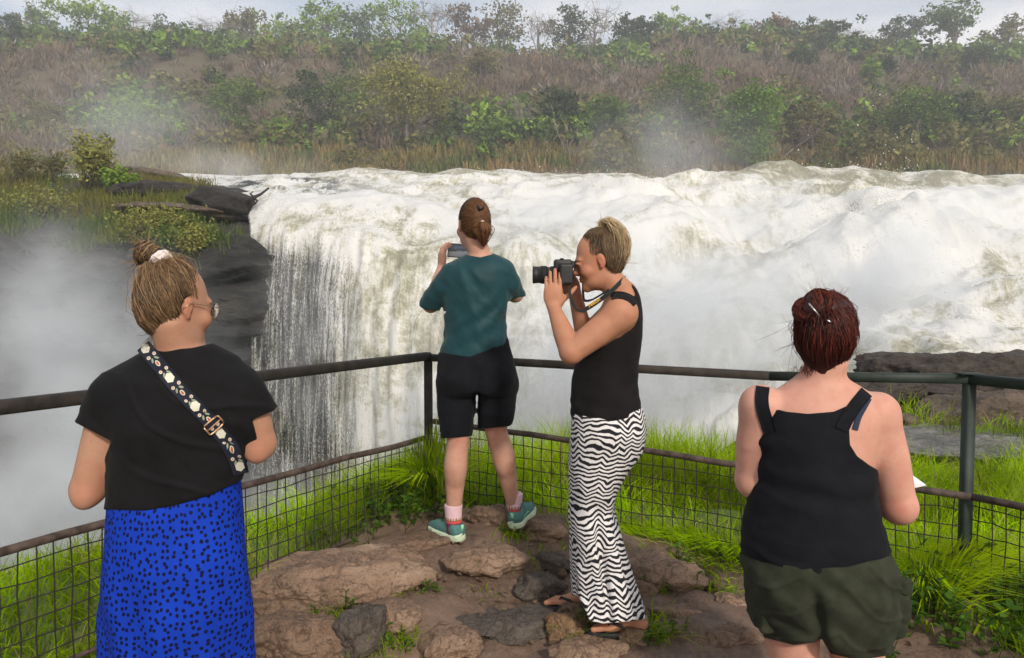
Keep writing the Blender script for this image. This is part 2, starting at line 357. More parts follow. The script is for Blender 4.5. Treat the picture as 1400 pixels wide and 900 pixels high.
# ------------------------------------------------------------------ far hill
def hz(x, y):
    x, y = np.asarray(x, float), np.asarray(y, float)
    base = np.interp(y, [40, 60, 66, 72, 85, 100, 125, 150, 180, 205, 235, 300, 380], [-14, -2, 6.5, 10, 15.5, 21.5, 33, 45.5, 57.5, 65, 68.5, 66, 60])
    q = np.stack([x / 38, y / 38, 0 * x], -1)
    return base + fbm(q, 3, 31) * np.clip((y - 70) / 60, 0, 1) * 4.0 + fbm(q * 5, 3, 35) * .6 - 5 * np.clip((x - 60) / 120, 0, 1) * np.clip((y - 120) / 60, 0, 1)
hx, hy = np.linspace(-330, 330, 260), axis(40, 380, [(120, 1.2), (240, 1.8), (380, 6)])
HX, HY = np.meshgrid(hx, hy)
m, n, l, b = new_mat('hillside'); v = coords(n, l)
col = ramp(n, l, noise(n, l, v, .05, 6, .6), [(.32, (.075, .080, .04)), (.48, (.125, .10, .068)), (.66, (.165, .125, .092))])
l.new(mixc(n, l, noise(n, l, v, .8, 5, .7), col, (.06, .055, .03)), b.inputs['Base Color']); b.inputs['Roughness'].default_value = 1; b.inputs['Specular IOR Level'].default_value = .1
build('hill', np.stack([HX, HY, hz(HX, HY)], -1).reshape(-1, 3), grid_faces(*HX.shape), m, kind='structure')
# gorge floor: the lower river, a sheet under everything
mw, n, l, b = new_mat('gorge_water'); v = coords(n, l)
l.new(ramp(n, l, noise(n, l, v, .3, 6, .6), [(.35, (.30, .31, .27)), (.6, (.75, .76, .74))]), b.inputs['Base Color']); b.inputs['Roughness'].default_value = .4
build('water', np.array([(-600, -600, -14.2), (600, -600, -14.2), (600, 420, -14.2), (-600, 420, -14.2)], float), np.array([[0, 1, 2, 3]]), mw, kind='structure')

# ------------------------------------------------------------------ river over the falls
UC = [-700, 0, 250, 345, 420, 500, 600, 700, 900, 1050, 1200, 1300, 1400, 1700, 2200]
def prof(*a): return np.array(a, float)     # nine (d, v) stations from far to near
PR = {
 -700: prof((60,236),(55,240),(50,262),(44,300),(38,340),(30,420),(27,600),(26,700),(26,760)),
 0:    prof((62,238),(56,239),(50,262),(44,300),(38,340),(30,420),(27,600),(26,700),(26,760)),
 250:  prof((60,238),(50,238),(44,246),(38,258),(32,275),(29,330),(27,480),(26.5,600),(26.5,740)),
 345:  prof((56,243),(47,242),(40,250),(34,264),(28.5,290),(26,318),(25.2,420),(24.8,560),(24.6,740)),
 420:  prof((54,240),(46,240),(39,250),(33,263),(28,290),(25.2,318),(24.2,410),(23.8,540),(23.6,740)),
 500:  prof((52,233),(45,230),(39,246),(33,268),(28,292),(24.5,325),(23,420),(22.4,540),(22.2,740)),
 600:  prof((52,240),(45,236),(39,250),(33,272),(27.5,300),(24,340),(22,440),(21,560),(20.6,740)),
 700:  prof((52,242),(45,238),(39,250),(33,270),(27.5,305),(23.6,350),(21,450),(19.5,560),(19,740)),
 900:  prof((52,246),(46,241),(39,252),(33,276),(27.5,320),(23.5,370),(20,450),(17.5,540),(16.5,700)),
 1050: prof((50,236),(45,229),(41,238),(36,268),(30,310),(25,360),(20,430),(16.5,505),(15,600)),
 1200: prof((52,240),(45,235),(40,246),(34,272),(29,305),(25,352),(20,420),(16,480),(13.5,560)),
 1300: prof((52,242),(46,238),(40,250),(34,276),(29,306),(25,348),(20,408),(16,460),(13.5,530)),
 1400: prof((52,243),(46,238),(40,252),(34,280),(29,308),(24,350),(19.5,402),(15.5,448),(13,500)),
 1700: prof((54,243),(47,238),(40,252),(34,280),(29,308),(24,350),(19.5,402),(15.5,448),(13,500)),
 2200: prof((56,243),(48,238),(40,252),(34,280),(29,308),(24,350),(19.5,402),(15.5,448),(13,500))}
def smooth_cols(A, k):
    w = np.hanning(2 * k + 3)[1:-1]; w /= w.sum(); Bp = np.pad(A, ((k, k), (0, 0)), 'edge')
    return np.stack([np.convolve(Bp[:, j], w, 'valid') for j in range(A.shape[1])], 1)
us = np.concatenate([np.arange(-700, 200, 20), np.arange(200, 1480, 3.6), np.arange(1480, 2200, 20)])
tt = np.linspace(0, 8, 300)
ks = np.array(UC, float); A = np.array([PR[k] for k in UC])
pd = np.stack([np.interp(us, ks, A[:, j, 0]) for j in range(9)]); pv = np.stack([np.interp(us, ks, A[:, j, 1]) for j in range(9)])
pd = np.stack([np.interp(tt, np.arange(9), pd[:, i]) for i in range(len(us))], 1); pv = np.stack([np.interp(tt, np.arange(9), pv[:, i]) for i in range(len(us))], 1)
pd, pv = smooth_cols(pd, 14), smooth_cols(pv, 14)
pd, pv = smooth_cols(pd.T, 12).T, smooth_cols(pv.T, 12).T
UU, TT = np.meshgrid(us, tt)
W = P(UU, pv, pd)
# upstream the river runs level back to the far bank
back = W[:1].copy(); back[..., 1] = 69; back[..., 0] *= 69 / W[:1, :, 1]; back[..., 2] = np.minimum(back[..., 2] - 0.3, 9.6)
W = np.concatenate([back, W]); TT = np.concatenate([TT[:1] * 0 - .5, TT]); UU = np.concatenate([UU[:1], UU])
sa = UU / 40.0; dl = np.linalg.norm(np.diff(W, axis=0), axis=-1); sl_ = np.concatenate([dl[:1] * 0, np.cumsum(dl, 0)])
Nn = np.cross(np.gradient(W, axis=1), np.gradient(W, axis=0)); Nn /= np.linalg.norm(Nn, axis=-1, keepdims=True) + 1e-9; Nn *= np.sign(Nn[..., 2:3] + 1e-9)
flow = np.clip((TT - 4.3) / 1.2, 0, 1)                       # 0 on the rapids, 1 where it falls
right = np.clip((UU - 560) / 350, 0, 1)
q = W + fbm(W * .35, 2, 77)[..., None] * .8
bill = lambda p, o, s: 1 - 2 * np.abs(fbm(p, o, s))            # ridged
lump = fbm(q * np.array([.33, .33, .45]), 3, 41, .40) * .62 + bill(q * .8, 2, 45) * .09 + fbm(q * 2.6, 2, 49) * .035
strand = fbm(np.stack([W[..., 0] * 1.9, 0 * UU + TT * .35, W[..., 1] * .3], -1), 5, 51) * .24
am = np.clip((TT + .1) / .9, 0.15, 1) * (1 - flow * (1 - right * .8))
disp = lump * am * (1 + .55 * right * np.clip((TT - 2) / 2, 0, 1)) + strand * flow * (1 - right * .5)
fadeedge = np.clip((UU - 300) / 80, .25, 1)
disp *= fadeedge * np.clip(.45 + np.abs(TT - .9) * .6, .45, 1)
hump = lambda u0, su, t0, st, a: a * np.exp(-((UU - u0) / su) ** 2 - ((TT - t0) / st) ** 2)
disp += hump(1050, 90, 1.9, .7, .35) + hump(1240, 110, 4.6, .8, 1.2) + hump(1330, 60, 3.3, .6, .6) + hump(470, 60, 2.6, .7, .5) + hump(760, 90, 4.6, .7, .8) + hump(860, 100, 2.9, .5, .5)
W = W + Nn * disp[..., None]
foam = np.clip(.62 + .45 * fbm(q * .8, 4, 61) + .25 * bill(q * 1.7, 3, 65) + .2 * disp - hump(1070, 120, 1.6, .7, .75) - hump(1330, 110, 1.7, .9, .45) - hump(640, 120, 5.3, 1.4, .5) - hump(480, 70, 2.9, .7, .5) - hump(600, 140, 1.1, .5, .35) - hump(1190, 60, 3.2, .8, .4) + hump(760, 130, 3.2, .9, .35) + hump(1240, 90, 4.5, 1.2, .5) + hump(500, 100, 4.0, .35, .5), 0, 1)
dark = np.clip(hump(430, 75, 2.6, .9, 1.3) + hump(330, 60, 1.9, 1.0, .9) + hump(1100, 80, 1.7, .5, .25), 0, 1) * np.clip(.6 + fbm(q * 1.1, 3, 71), 0, 1)
thin = np.clip(flow * np.clip((640 - UU) / 190, 0, 1.15) * 1.05, 0, 1.12)
thin = np.maximum(thin, np.clip((352 - UU) / 14, 0, 1) * np.clip((TT - 3.2) * 2, 0, 1) * 2)
def water_mat(name):
    m, n, l, b = new_mat(name)
    A_ = lambda s: attr(n, s).outputs['Fac']
    cb = n.new('ShaderNodeCombineXYZ'); l.new(A_('across'), cb.inputs[0]); l.new(A_('along'), cb.inputs[1]); uv = cb.outputs[0]
    mp = n.new('ShaderNodeMapping'); mp.inputs['Scale'].default_value = (2.6, .42, 1); l.new(uv, mp.inputs['Vector'])
    st = noise(n, l, mp.outputs[0], 1.6, 8, .68, .6)
    ob = coords(n, l); big = noise(n, l, ob, .55, 6, .62, .8); fine = noise(n, l, ob, 6, 6, .75)
    f = mathn(n, l, 'ADD', mathn(n, l, 'MULTIPLY', st, .75), mathn(n, l, 'MULTIPLY', big, .55))
    f = mathn(n, l, 'ADD', f, mathn(n, l, 'MULTIPLY', A_('foam'), .80))
    f = mathn(n, l, 'ADD', f, mathn(n, l, 'MULTIPLY', mathn(n, l, 'SUBTRACT', fine, .5), .5))
    f = mathn(n, l, 'SUBTRACT', f, .74)
    vn = noise(n, l, ob, 1.5, 5, .62, 2.2); vn = mathn(n, l, 'ABSOLUTE', mathn(n, l, 'SUBTRACT', vn, .5)); vn = mathn(n, l, 'SUBTRACT', 1.0, mathn(n, l, 'MULTIPLY', vn, 9), clamp=True)
    mp4 = n.new('ShaderNodeMapping'); mp4.inputs['Scale'].default_value = (1.6, .5, 1); l.new(uv, mp4.inputs['Vector'])
    v2 = noise(n, l, mp4.outputs[0], 1.3, 6, .66, 1.6); v2 = mathn(n, l, 'ABSOLUTE', mathn(n, l, 'SUBTRACT', v2, .5)); v2 = mathn(n, l, 'SUBTRACT', 1.0, mathn(n, l, 'MULTIPLY', v2, 12), clamp=True)
    f = mathn(n, l, 'ADD', f, mathn(n, l, 'MULTIPLY', vn, .20)); f = mathn(n, l, 'ADD', f, mathn(n, l, 'MULTIPLY', v2, .22))
    c = ramp(n, l, f, [(.16, (.33, .32, .24)), (.34, (.48, .465, .37)), (.52, (.62, .61, .53)), (.74, (.80, .80, .78))])
    dk = ramp(n, l, f, [(.3, (.05, .055, .05)), (.52, (.16, .165, .155)), (.72, (.75, .76, .75))])
    c = mixc(n, l, A_('dark'), c, dk)
    l.new(c, b.inputs['Base Color']); b.inputs['Roughness'].default_value = .5; b.inputs['Specular IOR Level'].default_value = .25
    h = bump(n, l, b, st, .35, .16); h = bump(n, l, b, v2, .25, .08, h); bump(n, l, b, fine, .15, .05, h)
    trl = n.new('ShaderNodeBsdfTranslucent'); l.new(c, trl.inputs['Color']); wmix = n.new('ShaderNodeMixShader'); wmix.inputs[0].default_value = .25; l.new(b.outputs[0], wmix.inputs[1]); l.new(trl.outputs[0], wmix.inputs[2])
    # strands of falling water with gaps between them
    mp2 = n.new('ShaderNodeMapping'); mp2.inputs['Scale'].default_value = (5.5, .35, 1); l.new(uv, mp2.inputs['Vector'])
    s2 = noise(n, l, mp2.outputs[0], 1.5, 6, .7, .5)
    mp3 = n.new('ShaderNodeMapping'); mp3.inputs['Scale'].default_value = (9, 3.0, 1); l.new(uv, mp3.inputs['Vector'])
    s3 = noise(n, l, mp3.outputs[0], 3.2, 4, .8)
    a = mathn(n, l, 'ADD', mathn(n, l, 'MULTIPLY', s2, .62), mathn(n, l, 'MULTIPLY', s3, .55))
    thr = mathn(n, l, 'MULTIPLY_ADD', A_('thin'), .49, .0)
    a = mathn(n, l, 'MULTIPLY', mathn(n, l, 'SUBTRACT', a, thr), 5.5, clamp=True)
    tr = n.new('ShaderNodeBsdfTransparent'); x = n.new('ShaderNodeMixShader'); l.new(a, x.inputs[0])
    l.new(tr.outputs[0], x.inputs[1]); l.new(wmix.outputs[0], x.inputs[2]); l.new(x.outputs[0], n['Material Output'].inputs['Surface']); return m
M_WATER = water_mat('white_water')
build('waterfall', W.reshape(-1, 3), grid_faces(*UU.shape), M_WATER, attrs=dict(across=(W[..., 0]).ravel(), along=sl_.ravel(), foam=foam.ravel(), dark=dark.ravel(), thin=thin.ravel()), kind='structure')
# flying drops over the crest and the plumes
sp = MB(); TET = np.array([(1, 1, 1), (1, -1, -1), (-1, 1, -1), (-1, -1, 1)], float); TF = np.array([[0, 1, 2], [0, 2, 3], [0, 3, 1], [1, 3, 2]])
pts = []
for u0, u1, t0, t1, up, k, s0 in ((300, 1420, .5, 1.4, .16, 2600, .011), (1080, 1230, 3.8, 5.6, 1.2, 2200, .014), (1180, 1420, 4.6, 7.2, .5, 2000, .011), (360, 560, 4.2, 5.0, .3, 1200, .012), (365, 620, 5, 8, .25, 7000, .006), (500, 1000, 2, 4.6, .4, 1500, .014)):
    ii = np.searchsorted(us, rng.uniform(u0, u1, k)).clip(0, len(us) - 1); tv = rng.uniform(t0, t1, k); jj = (tv / 8 * 299).astype(int) + 1
    keep = fbm(W[jj, ii] * .9, 2, 91) > -.15
    p = W[jj, ii] + np.stack([rng.normal(0, .12, k), -rng.exponential(.35, k) * up, rng.exponential(.42, k) * up], -1)
    pts.append(np.concatenate([p, s0 * rng.uniform(.4, 1.5, (k, 1))], 1)[keep])
pts = np.concatenate(pts); R3 = rng.uniform(.5, 1.5, (len(pts), 4, 3))
V = (pts[:, None, :3] + TET[None] * R3 * pts[:, None, 3:]).reshape(-1, 3); F = (TF[None] + 4 * np.arange(len(pts))[:, None, None]).reshape(-1, 3)
M_DROP = simple('spray_drops', (.88, .88, .87), (.88, .88, .87), rough=.5, bstr=0)
build('spray', V, F, M_DROP, kind='stuff', label='white drops of spray flying off the tumbling water', category='spray')

# ------------------------------------------------------------------ dark cliff and grassy ledge left of the falls
cu = np.concatenate([np.arange(-700, -60, 16), np.arange(-60, 640, 3.5)])
CK = [-700, 0, 100, 200, 280, 340, 362, 400, 640]
CS = {-700: [(48,240),(42,246),(36,262),(30,290),(25.5,312),(25,360),(26.5,470),(27.5,600),(28,800)],
 0:   [(46,248),(42,250),(36,264),(30,292),(25.5,316),(25,365),(26.5,470),(27.5,600),(28,800)],
 100: [(44,246),(40,247),(35,260),(29.5,285),(25,318),(24.6,370),(26,470),(27,600),(27.6,800)],
 200: [(42,244),(38,246),(33,258),(28.5,282),(25,325),(24.4,362),(25.5,470),(26.4,600),(27,800)],
 280: [(40,252),(36,254),(31.5,268),(28,292),(25,330),(24.6,360),(25.4,470),(26.2,600),(27,800)],
 340: [(38,266),(34,270),(30.5,283),(27.5,302),(25.4,335),(25,370),(25.6,480),(26.4,600),(27,800)],
 362: [(37,275),(33,285),(30,298),(27.5,318),(25.9,350),(25.5,390),(25.9,490),(26.5,610),(27,800)],
 400: [(37,296),(33,306),(30,318),(27.6,335),(26.2,365),(26,410),(26.2,500),(26.8,620),(27,800)],
 640: [(37,300),(33,310),(30,322),(27.6,340),(26.2,370),(26,420),(26.2,510),(26.8,630),(27,800)]}
B = np.array([CS[k] for k in CK], float)
pd = np.stack([np.interp(cu, CK, B[:, j, 0]) for j in range(9)]); pv = np.stack([np.interp(cu, CK, B[:, j, 1]) for j in range(9)])
ct = np.linspace(0, 8, 190)
pd = np.stack([np.interp(ct, np.arange(9), pd[:, i]) for i in range(len(cu))], 1); pv = np.stack([np.interp(ct, np.arange(9), pv[:, i]) for i in range(len(cu))], 1)
pd, pv = smooth_cols(pd, 6), smooth_cols(pv, 6); pd, pv = smooth_cols(pd.T, 7).T, smooth_cols(pv.T, 7).T
CUU, CTT = np.meshgrid(cu, ct); C = P(CUU, pv, pd)
q = C * np.array([.28, .28, .75]) + fbm(C * .2, 2, 15)[..., None] * .6
stp = np.clip((CTT - 3.6) / .8, 0, 1)
dis = fbm(q, 5, 111) * (.35 + .55 * stp) + (1 - 2 * np.abs(fbm(q * np.array([1, 1, 2.2]), 4, 117))) * .35 * stp + fbm(C * 2.2, 3, 119) * .10
Nc = np.cross(np.gradient(C, axis=1), np.gradient(C, axis=0)); Nc /= np.linalg.norm(Nc, axis=-1, keepdims=True); Nc *= -np.sign(Nc[..., 1:2])
C = C + Nc * dis[..., None]
gl = np.clip((300 - CUU) / 90, 0, 1) * np.clip((4.6 + .5 * fbm(C * .5, 3, 121) - CTT) / .5, 0, 1) * np.clip(.75 + fbm(C * .25, 3, 123) * 1.2, 0, 1)
gl = np.maximum(gl, np.exp(-((CUU - 240) / 48) ** 2 - ((CTT - 3.9) / .55) ** 2) * 1.2 * np.clip(.75 + fbm(C * .6, 2, 125), 0, 1)).clip(0, 1)
m, n, l, b = new_mat('wet_cliff'); v = coords(n, l); vz = coords(n, l, (.5, .5, 1.6))
c = ramp(n, l, noise(n, l, vz, .8, 8, .65), [(.3, (.010, .011, .012)), (.5, (.034, .034, .034)), (.7, (.090, .082, .074))])
c = mixc(n, l, attr(n, 'green').outputs['Fac'], c, ramp(n, l, noise(n, l, v, 1.5, 5), [(.35, (.06, .058, .02)), (.65, (.12, .13, .03))]))
l.new(c, b.inputs['Base Color']); b.inputs['Specular IOR Level'].default_value = .3
l.new(ramp(n, l, noise(n, l, vz, 1.4, 4), [(.35, (.45,) * 3), (.6, (.9,) * 3)]), b.inputs['Roughness'])
h = bump(n, l, b, noise(n, l, vz, 2.5, 9, .68), .9, .35); bump(n, l, b, noise(n, l, v, 11, 5), .5, .05, h)
build('cliff', C.reshape(-1, 3), grid_faces(*CUU.shape), m, attrs=dict(green=gl.ravel()), kind='structure')
def ledge(u, v):
    """the point of the ledge or cliff seen at (u, v)"""
    i = int(np.argmin(np.abs(cu - u))); _, vv = UV(C[:, i]); k = np.argmin(np.abs(vv - v)); return C[k, i]
def ledge_rock(label, u, v, w, h, dep, sd, yaw=0, mat=M_WET, d=None, roll=0, **k):
    p = ledge(u, v); d = d or p[1]; s = d / FPX; p = P(u, v, d)
    put_rock('boulder', label, p, (w * s, dep, h * s), sd, mat, yaw, 0, roll, **k)
ledge_rock('flat dark slab lying on top of the grassy ledge', 204, 239, 108, 19, 2.6, 301, -.1, M_BROWNROCK, roll=.10, rough=.06)
ledge_rock('low wet rock between the flat slab and the rounded boulder', 222, 266, 130, 34, 4.0, 302, .1, rough=.1)
ledge_rock('rounded glossy dark boulder at the lip of the falls', 304, 279, 92, 46, 2.6, 303, .2, d=27.6, rough=.07, roll=.12)
ledge_rock('small round dark stone under the flat slab', 208, 251, 24, 15, .8, 304)
ledge_rock('pale brown wet shelf of rock below the rounded boulder', 262, 290, 190, 26, 3.0, 305, .05, M_BROWNROCK, roll=.06, rough=.08)
# dead branch wedged at the lip
p = [P(a, b_, 27.0) for a, b_ in ((339, 277), (347, 270), (356, 266), (368, 257))]
br = MB(); br.add(*tube(p, [.09, .07, .05, .03], 6)); br.add(*tube([p[1], P(342, 265, 27), P(346, 262, 26.9)], [.05, .035, .02], 5)); br.add(*tube([p[1], P(352, 275, 27), P(349, 279, 26.9)], [.05, .04, .03], 5))
br.build('dead_branch', simple('dead_wood', (.015, .013, .012), (.03, .027, .024)), loc=tuple(p[0]), label='dead dark branch wedged beside the boulder at the lip', category='branch')

# rocks beyond the grass on the right
def water_rock(label, u, v, d, w, h, dep, sd, mat, yaw=0, roll=0, **k):
    s = d / FPX; put_rock('boulder', label, P(u, v, d), (w * s, dep, h * s), sd, mat, yaw, 0, roll, sub=5, **k)
water_rock('long black layered rock in the water behind the right railing', 1340, 522, 12, 400, 84, 2.6, 401, M_LAYER, -.03, -.03, rough=.17, strata=.14, flat=.8)
water_rock('dark rock in the water just right of the red hair', 1185, 530, 11.4, 150, 50, 2.0, 406, M_LAYER, 0, -.05, rough=.1, strata=.12)
water_rock('long brown humped rock below the black layered one', 1345, 566, 10.4, 330, 84, 1.8, 402, M_BROWNROCK, .05, -.10, rough=.15, strata=.16, flat=.85)
water_rock('low wet grey rock shelf behind the bright grass', 1330, 606, 9.2, 300, 40, 1.8, 403, rock_mat('grey_wet_rock', (.06, .058, .055), (.17, .16, .15), (.33, .32, .31), rough=.5, scale=2), 0, .0, rough=.1, strata=.1)
water_rock('small brown rock left of the right post', 1225, 572, 10, 60, 22, .8, 404, M_BROWNROCK)
# ------------------------------------------------------------------ railing
M_RAIL = simple('weathered_dark_rail', (.010, .008, .006), (.034, .026, .020), scale=18, rough=.75, bscale=90, bstr=.5)
M_GREEN = simple('dark_green_paint', (.008, .016, .011), (.018, .030, .021), scale=14, rough=.6, bscale=90, bstr=.25)
M_PIPE = simple('rusty_pipe', (.028, .018, .013), (.095, .066, .052), scale=22, rough=.75, bscale=120, bstr=.5)
M_WIRE = simple('rusty_wire', (.010, .007, .005), (.028, .019, .014), scale=30, rough=.7, bstr=0)
Cn = np.array([-.497, 4.4]); Lf = Cn + np.array([-1.183, -1.96]) * 2.0; Rp = np.array([2.0, 3.24]); R2 = np.array([2.62, 2.1])
fence = thing('railing', 'dark metal railing with rusty wire mesh round the viewpoint', 'railing', (Cn[0], Cn[1], .42))
def on(a, b, t): return a + (b - a) * t
def zr(p, v): return CAMZ - 0  # placeholder, heights are set below
TOPL, TOPC, TOPR, TOPR2 = 1.222, 1.222, 1.222, 1.222
tl = lambda p, z: np.array([p[0], p[1], z])
bm = MB(); bm.add(*beam(tl(Lf, 1.222), tl(Cn, 1.224), .052, .048)); bm.build('top_rail', M_RAIL, fence)
Mid = on(Cn, Rp, .70)
bm = MB(); bm.add(*beam(tl(Cn, 1.216), tl(Mid, 1.197), .045, .042)); bm.build('top_rail', M_RAIL, fence)
bm = MB(); bm.add(*beam(tl(Mid, 1.197), tl(Rp, 1.224), .052, .042)); bm.build('top_rail', M_GREEN, fence)
bm = MB(); bm.add(*beam(tl(Rp, 1.224), tl(R2, 1.224), .052, .046)); bm.build('top_rail', M_GREEN, fence)
bm = MB(); bm.add(*box(np.array([Rp[0], Rp[1], 1.246]), (.05, .035, .003))); bm.build('cap_plate', M_GREEN, fence)
for p, z0, z1, w, mt in ((Cn, .1, 1.2, .048, M_RAIL), (Rp, -.1, 1.20, .046, M_GREEN), (on(Cn, Lf, .92), -.2, 1.2, .05, M_RAIL)):
    bm = MB(); bm.add(*beam(tl(p, z0), tl(p, z1), w, w)); bm.build('post', mt, fence)
def pipe(name, a, b, r, mt, wob=.004):
    k = 14; q = np.linspace(a, b, k); q[1:-1] += rng.normal(0, wob, (k - 2, 3)); bm = MB(); bm.add(*tube(q, r, 8)); return bm.build(name, mt, fence)
ZML, ZMC, ZMR = .742, .745, .715
dirL = (Cn - Lf) / np.linalg.norm(Cn - Lf)
pipe('mid_rail', tl(Lf, .742), tl(Cn + dirL * .03 + np.array([.0, -.035]), .748), .0165, M_PIPE)
pipe('mid_rail', tl(Cn + np.array([.03, -.02]), .838), tl(Rp + [0, -.04], .712), .0165, M_PIPE)
pipe('mid_rail', tl(Rp + [0, -.04], .712), tl(R2, .735), .0165, M_PIPE)
pipe('bottom_rail', tl(Cn + np.array([.03, -.02]), .40), tl(Rp + [0, -.03], .235), .016, M_PIPE)
pipe('bottom_rail', tl(Lf, .25), tl(Cn, .33), .010, M_PIPE)
def wires(A, B, za0, za1, zb0, zb1, step, hstep, off):
    A, B = np.asarray(A), np.asarray(B); Ln = np.linalg.norm(B - A); k = int(Ln / step)
    me = mesh_data('wire', *[tubes(np.array([[(0, 0, -.5), (.006, 0, -.2), (-.004, .003, .15), (0, 0, .5)]]), .0027, 5)[i] for i in (0, 1)], mats=[M_WIRE])
    for i in range(1, k):
        t = i / k; p = on(A, B, t); z0, z1 = on(za0, zb0, t), on(za1, zb1, t)
        o = link('wire', me, fence); o.location = (p[0] - Cn[0] + off[0], p[1] - Cn[1] + off[1], (z0 + z1) / 2 - .42)
        o.scale = (1, 1, z1 - z0); o.rotation_euler = (rng.normal(0, .012), rng.normal(0, .012), rng.uniform(0, 6))
    for j in range(1, int((za1 - za0) / hstep) + 1):
        s = j * hstep / (za1 - za0)
        if s > .97: break
        q = np.array([[*on(A, B, t), on(on(za0, zb0, t), on(za1, zb1, t), s)] for t in np.linspace(0, 1, 24)]); q += rng.normal(0, .004, q.shape); q[:, :2] += off
        bm = MB(); bm.add(*tube(q, .0027, 5)); bm.build('wire', M_WIRE, fence)
wires(Cn, Rp, .40, .838, .235, .712, .056, .062, (0, -.018))
wires(Rp, R2, .235, .712, .25, .735, .056, .062, (0, 0))
wires(Cn, on(Cn, Lf, .8), .33, .748, .26, .742, .058, .062, (.012, -.006))

# ------------------------------------------------------------------ grass
M_GRASS = leaf_mat('grass_blade', .5, .9, spec=0.02)
def blades(xy, hgt, wid, lean, col, tipcol, seg=3, zoff=0.0, seed=0, bend=.5):
    r = np.random.default_rng(seed); N = len(xy); z = gz(xy[:, 0], xy[:, 1])
    th = r.uniform(0, 2 * np.pi, N); d = np.stack([np.cos(th), np.sin(th), 0 * th], -1); fa = r.uniform(0, np.pi, N)
    s = np.stack([np.cos(fa), np.sin(fa), 0 * fa], -1)
    t = np.linspace(0, 1, seg + 1); Hh = hgt[:, None]; L = (lean * r.uniform(.1, 1.4, N))[:, None]
    ctr = np.stack([xy[:, 0], xy[:, 1], z - .02 + zoff], -1)[:, None] + d[:, None] * (Hh * L * t ** (1.4 + bend))[..., None]
    ctr[..., 2] += Hh * t * (1 - .35 * np.minimum(L, 1.6) * t ** 1.5)
    wd = wid[:, None] * np.interp(t, [0, .33, .67, 1], [.8, 1, .75, .08]) * .5
    V = np.stack([ctr - s[:, None] * wd[..., None], ctr + s[:, None] * wd[..., None]], 2).reshape(N, -1, 3)
    k = np.arange(seg)[:, None] * 2; F = (k + np.array([[0, 1, 3, 2]]))[None] + (np.arange(N) * 2 * (seg + 1))[:, None, None]
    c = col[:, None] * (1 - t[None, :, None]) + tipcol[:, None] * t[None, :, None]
    return V.reshape(-1, 3), F.reshape(-1, 4), np.repeat(c, 2, 1).reshape(-1, 3)
def fence_side(x, y):  # > 0 beyond the railing, in metres
    lf = ((y - 4.4) - (x + .497) * 1.657) / 1.935; rf = ((y - 4.4) + (x + .497) * .4646) / 1.103
    r3 = ((y - 3.24) + (x - 2.0) * 1.84) / 2.09
    return np.where(x < -.497, lf, np.where(x < 2.0, rf, np.maximum(r3, rf)))
def field(N, x0, x1, y0, y1, cond, seed):
    r = np.random.default_rng(seed); xy = np.stack([r.uniform(x0, x1, N), r.uniform(y0, y1, N)], -1)
    return xy[cond(xy[:, 0], xy[:, 1])]
def vis(x, y): return np.abs(x) < y * .75 + .6
edge = lambda x: np.interp(x, EX[:, 0], EX[:, 1])
def gcol(N, seed, xy=None):
    r = np.random.default_rng(seed); g = r.uniform(0, 1, (N, 1))
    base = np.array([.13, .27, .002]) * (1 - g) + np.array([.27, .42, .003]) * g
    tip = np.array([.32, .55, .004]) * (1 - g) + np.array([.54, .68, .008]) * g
    dry = (r.uniform(0, 1, (N, 1)) < .07); tip = np.where(dry, [.50, .42, .18], tip); base = np.where(dry, [.24, .20, .08], base)
    if xy is not None:
        f = np.clip(.92 + .65 * fbm(np.stack([xy[:, 0], xy[:, 1], 0 * xy[:, 0]], -1) * 2.1, 3, 17), .4, 1.4)[:, None] * r.uniform(.65, 1.25, (N, 1)); base, tip = base * f, tip * f
    return base, tip
G = MB()
for dens, ylo, yhi, wmul, sd in ((62000, 2.2, 5.0, 1.0, 1), (52000, 4.6, 7.2, 1.3, 2), (20000, 6.8, 10.5, 1.9, 3)):
    xy = field(dens, -3.2, 7, ylo, yhi, lambda x, y: (fence_side(x, y) > .02) & (y < edge(x) + .5) & vis(x, y), sd)
    r = np.random.default_rng(sd + 50); N = len(xy); cl = .75 + .5 * fbm(np.stack([xy[:, 0], xy[:, 1], 0 * xy[:, 0]], -1) * 1.3, 3, 8)
    hg = (.09 + .33 * r.uniform(0, 1, N) ** 1.6) * np.clip(cl ** 1.3, .55, 1.6) * np.where(xy[:, 0] < -.6, .8, 1.0)
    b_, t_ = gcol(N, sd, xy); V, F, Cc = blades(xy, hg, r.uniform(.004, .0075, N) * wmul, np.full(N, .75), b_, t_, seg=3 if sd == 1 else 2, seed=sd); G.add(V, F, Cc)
# taller seeding stems along the far edge of the grass
xy = field(4200, -.5, 1.9, 3.8, 9, lambda x, y: (fence_side(x, y) > .3) & (y < edge(x) + .4) & (y > edge(x) - 2.2) & vis(x, y), 9)
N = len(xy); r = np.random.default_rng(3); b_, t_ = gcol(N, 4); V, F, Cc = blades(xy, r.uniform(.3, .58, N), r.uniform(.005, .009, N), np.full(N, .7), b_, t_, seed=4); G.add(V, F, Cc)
G.build('grass', M_GRASS, kind='stuff', label='bright yellow green grass growing beyond the railing', category='grass')
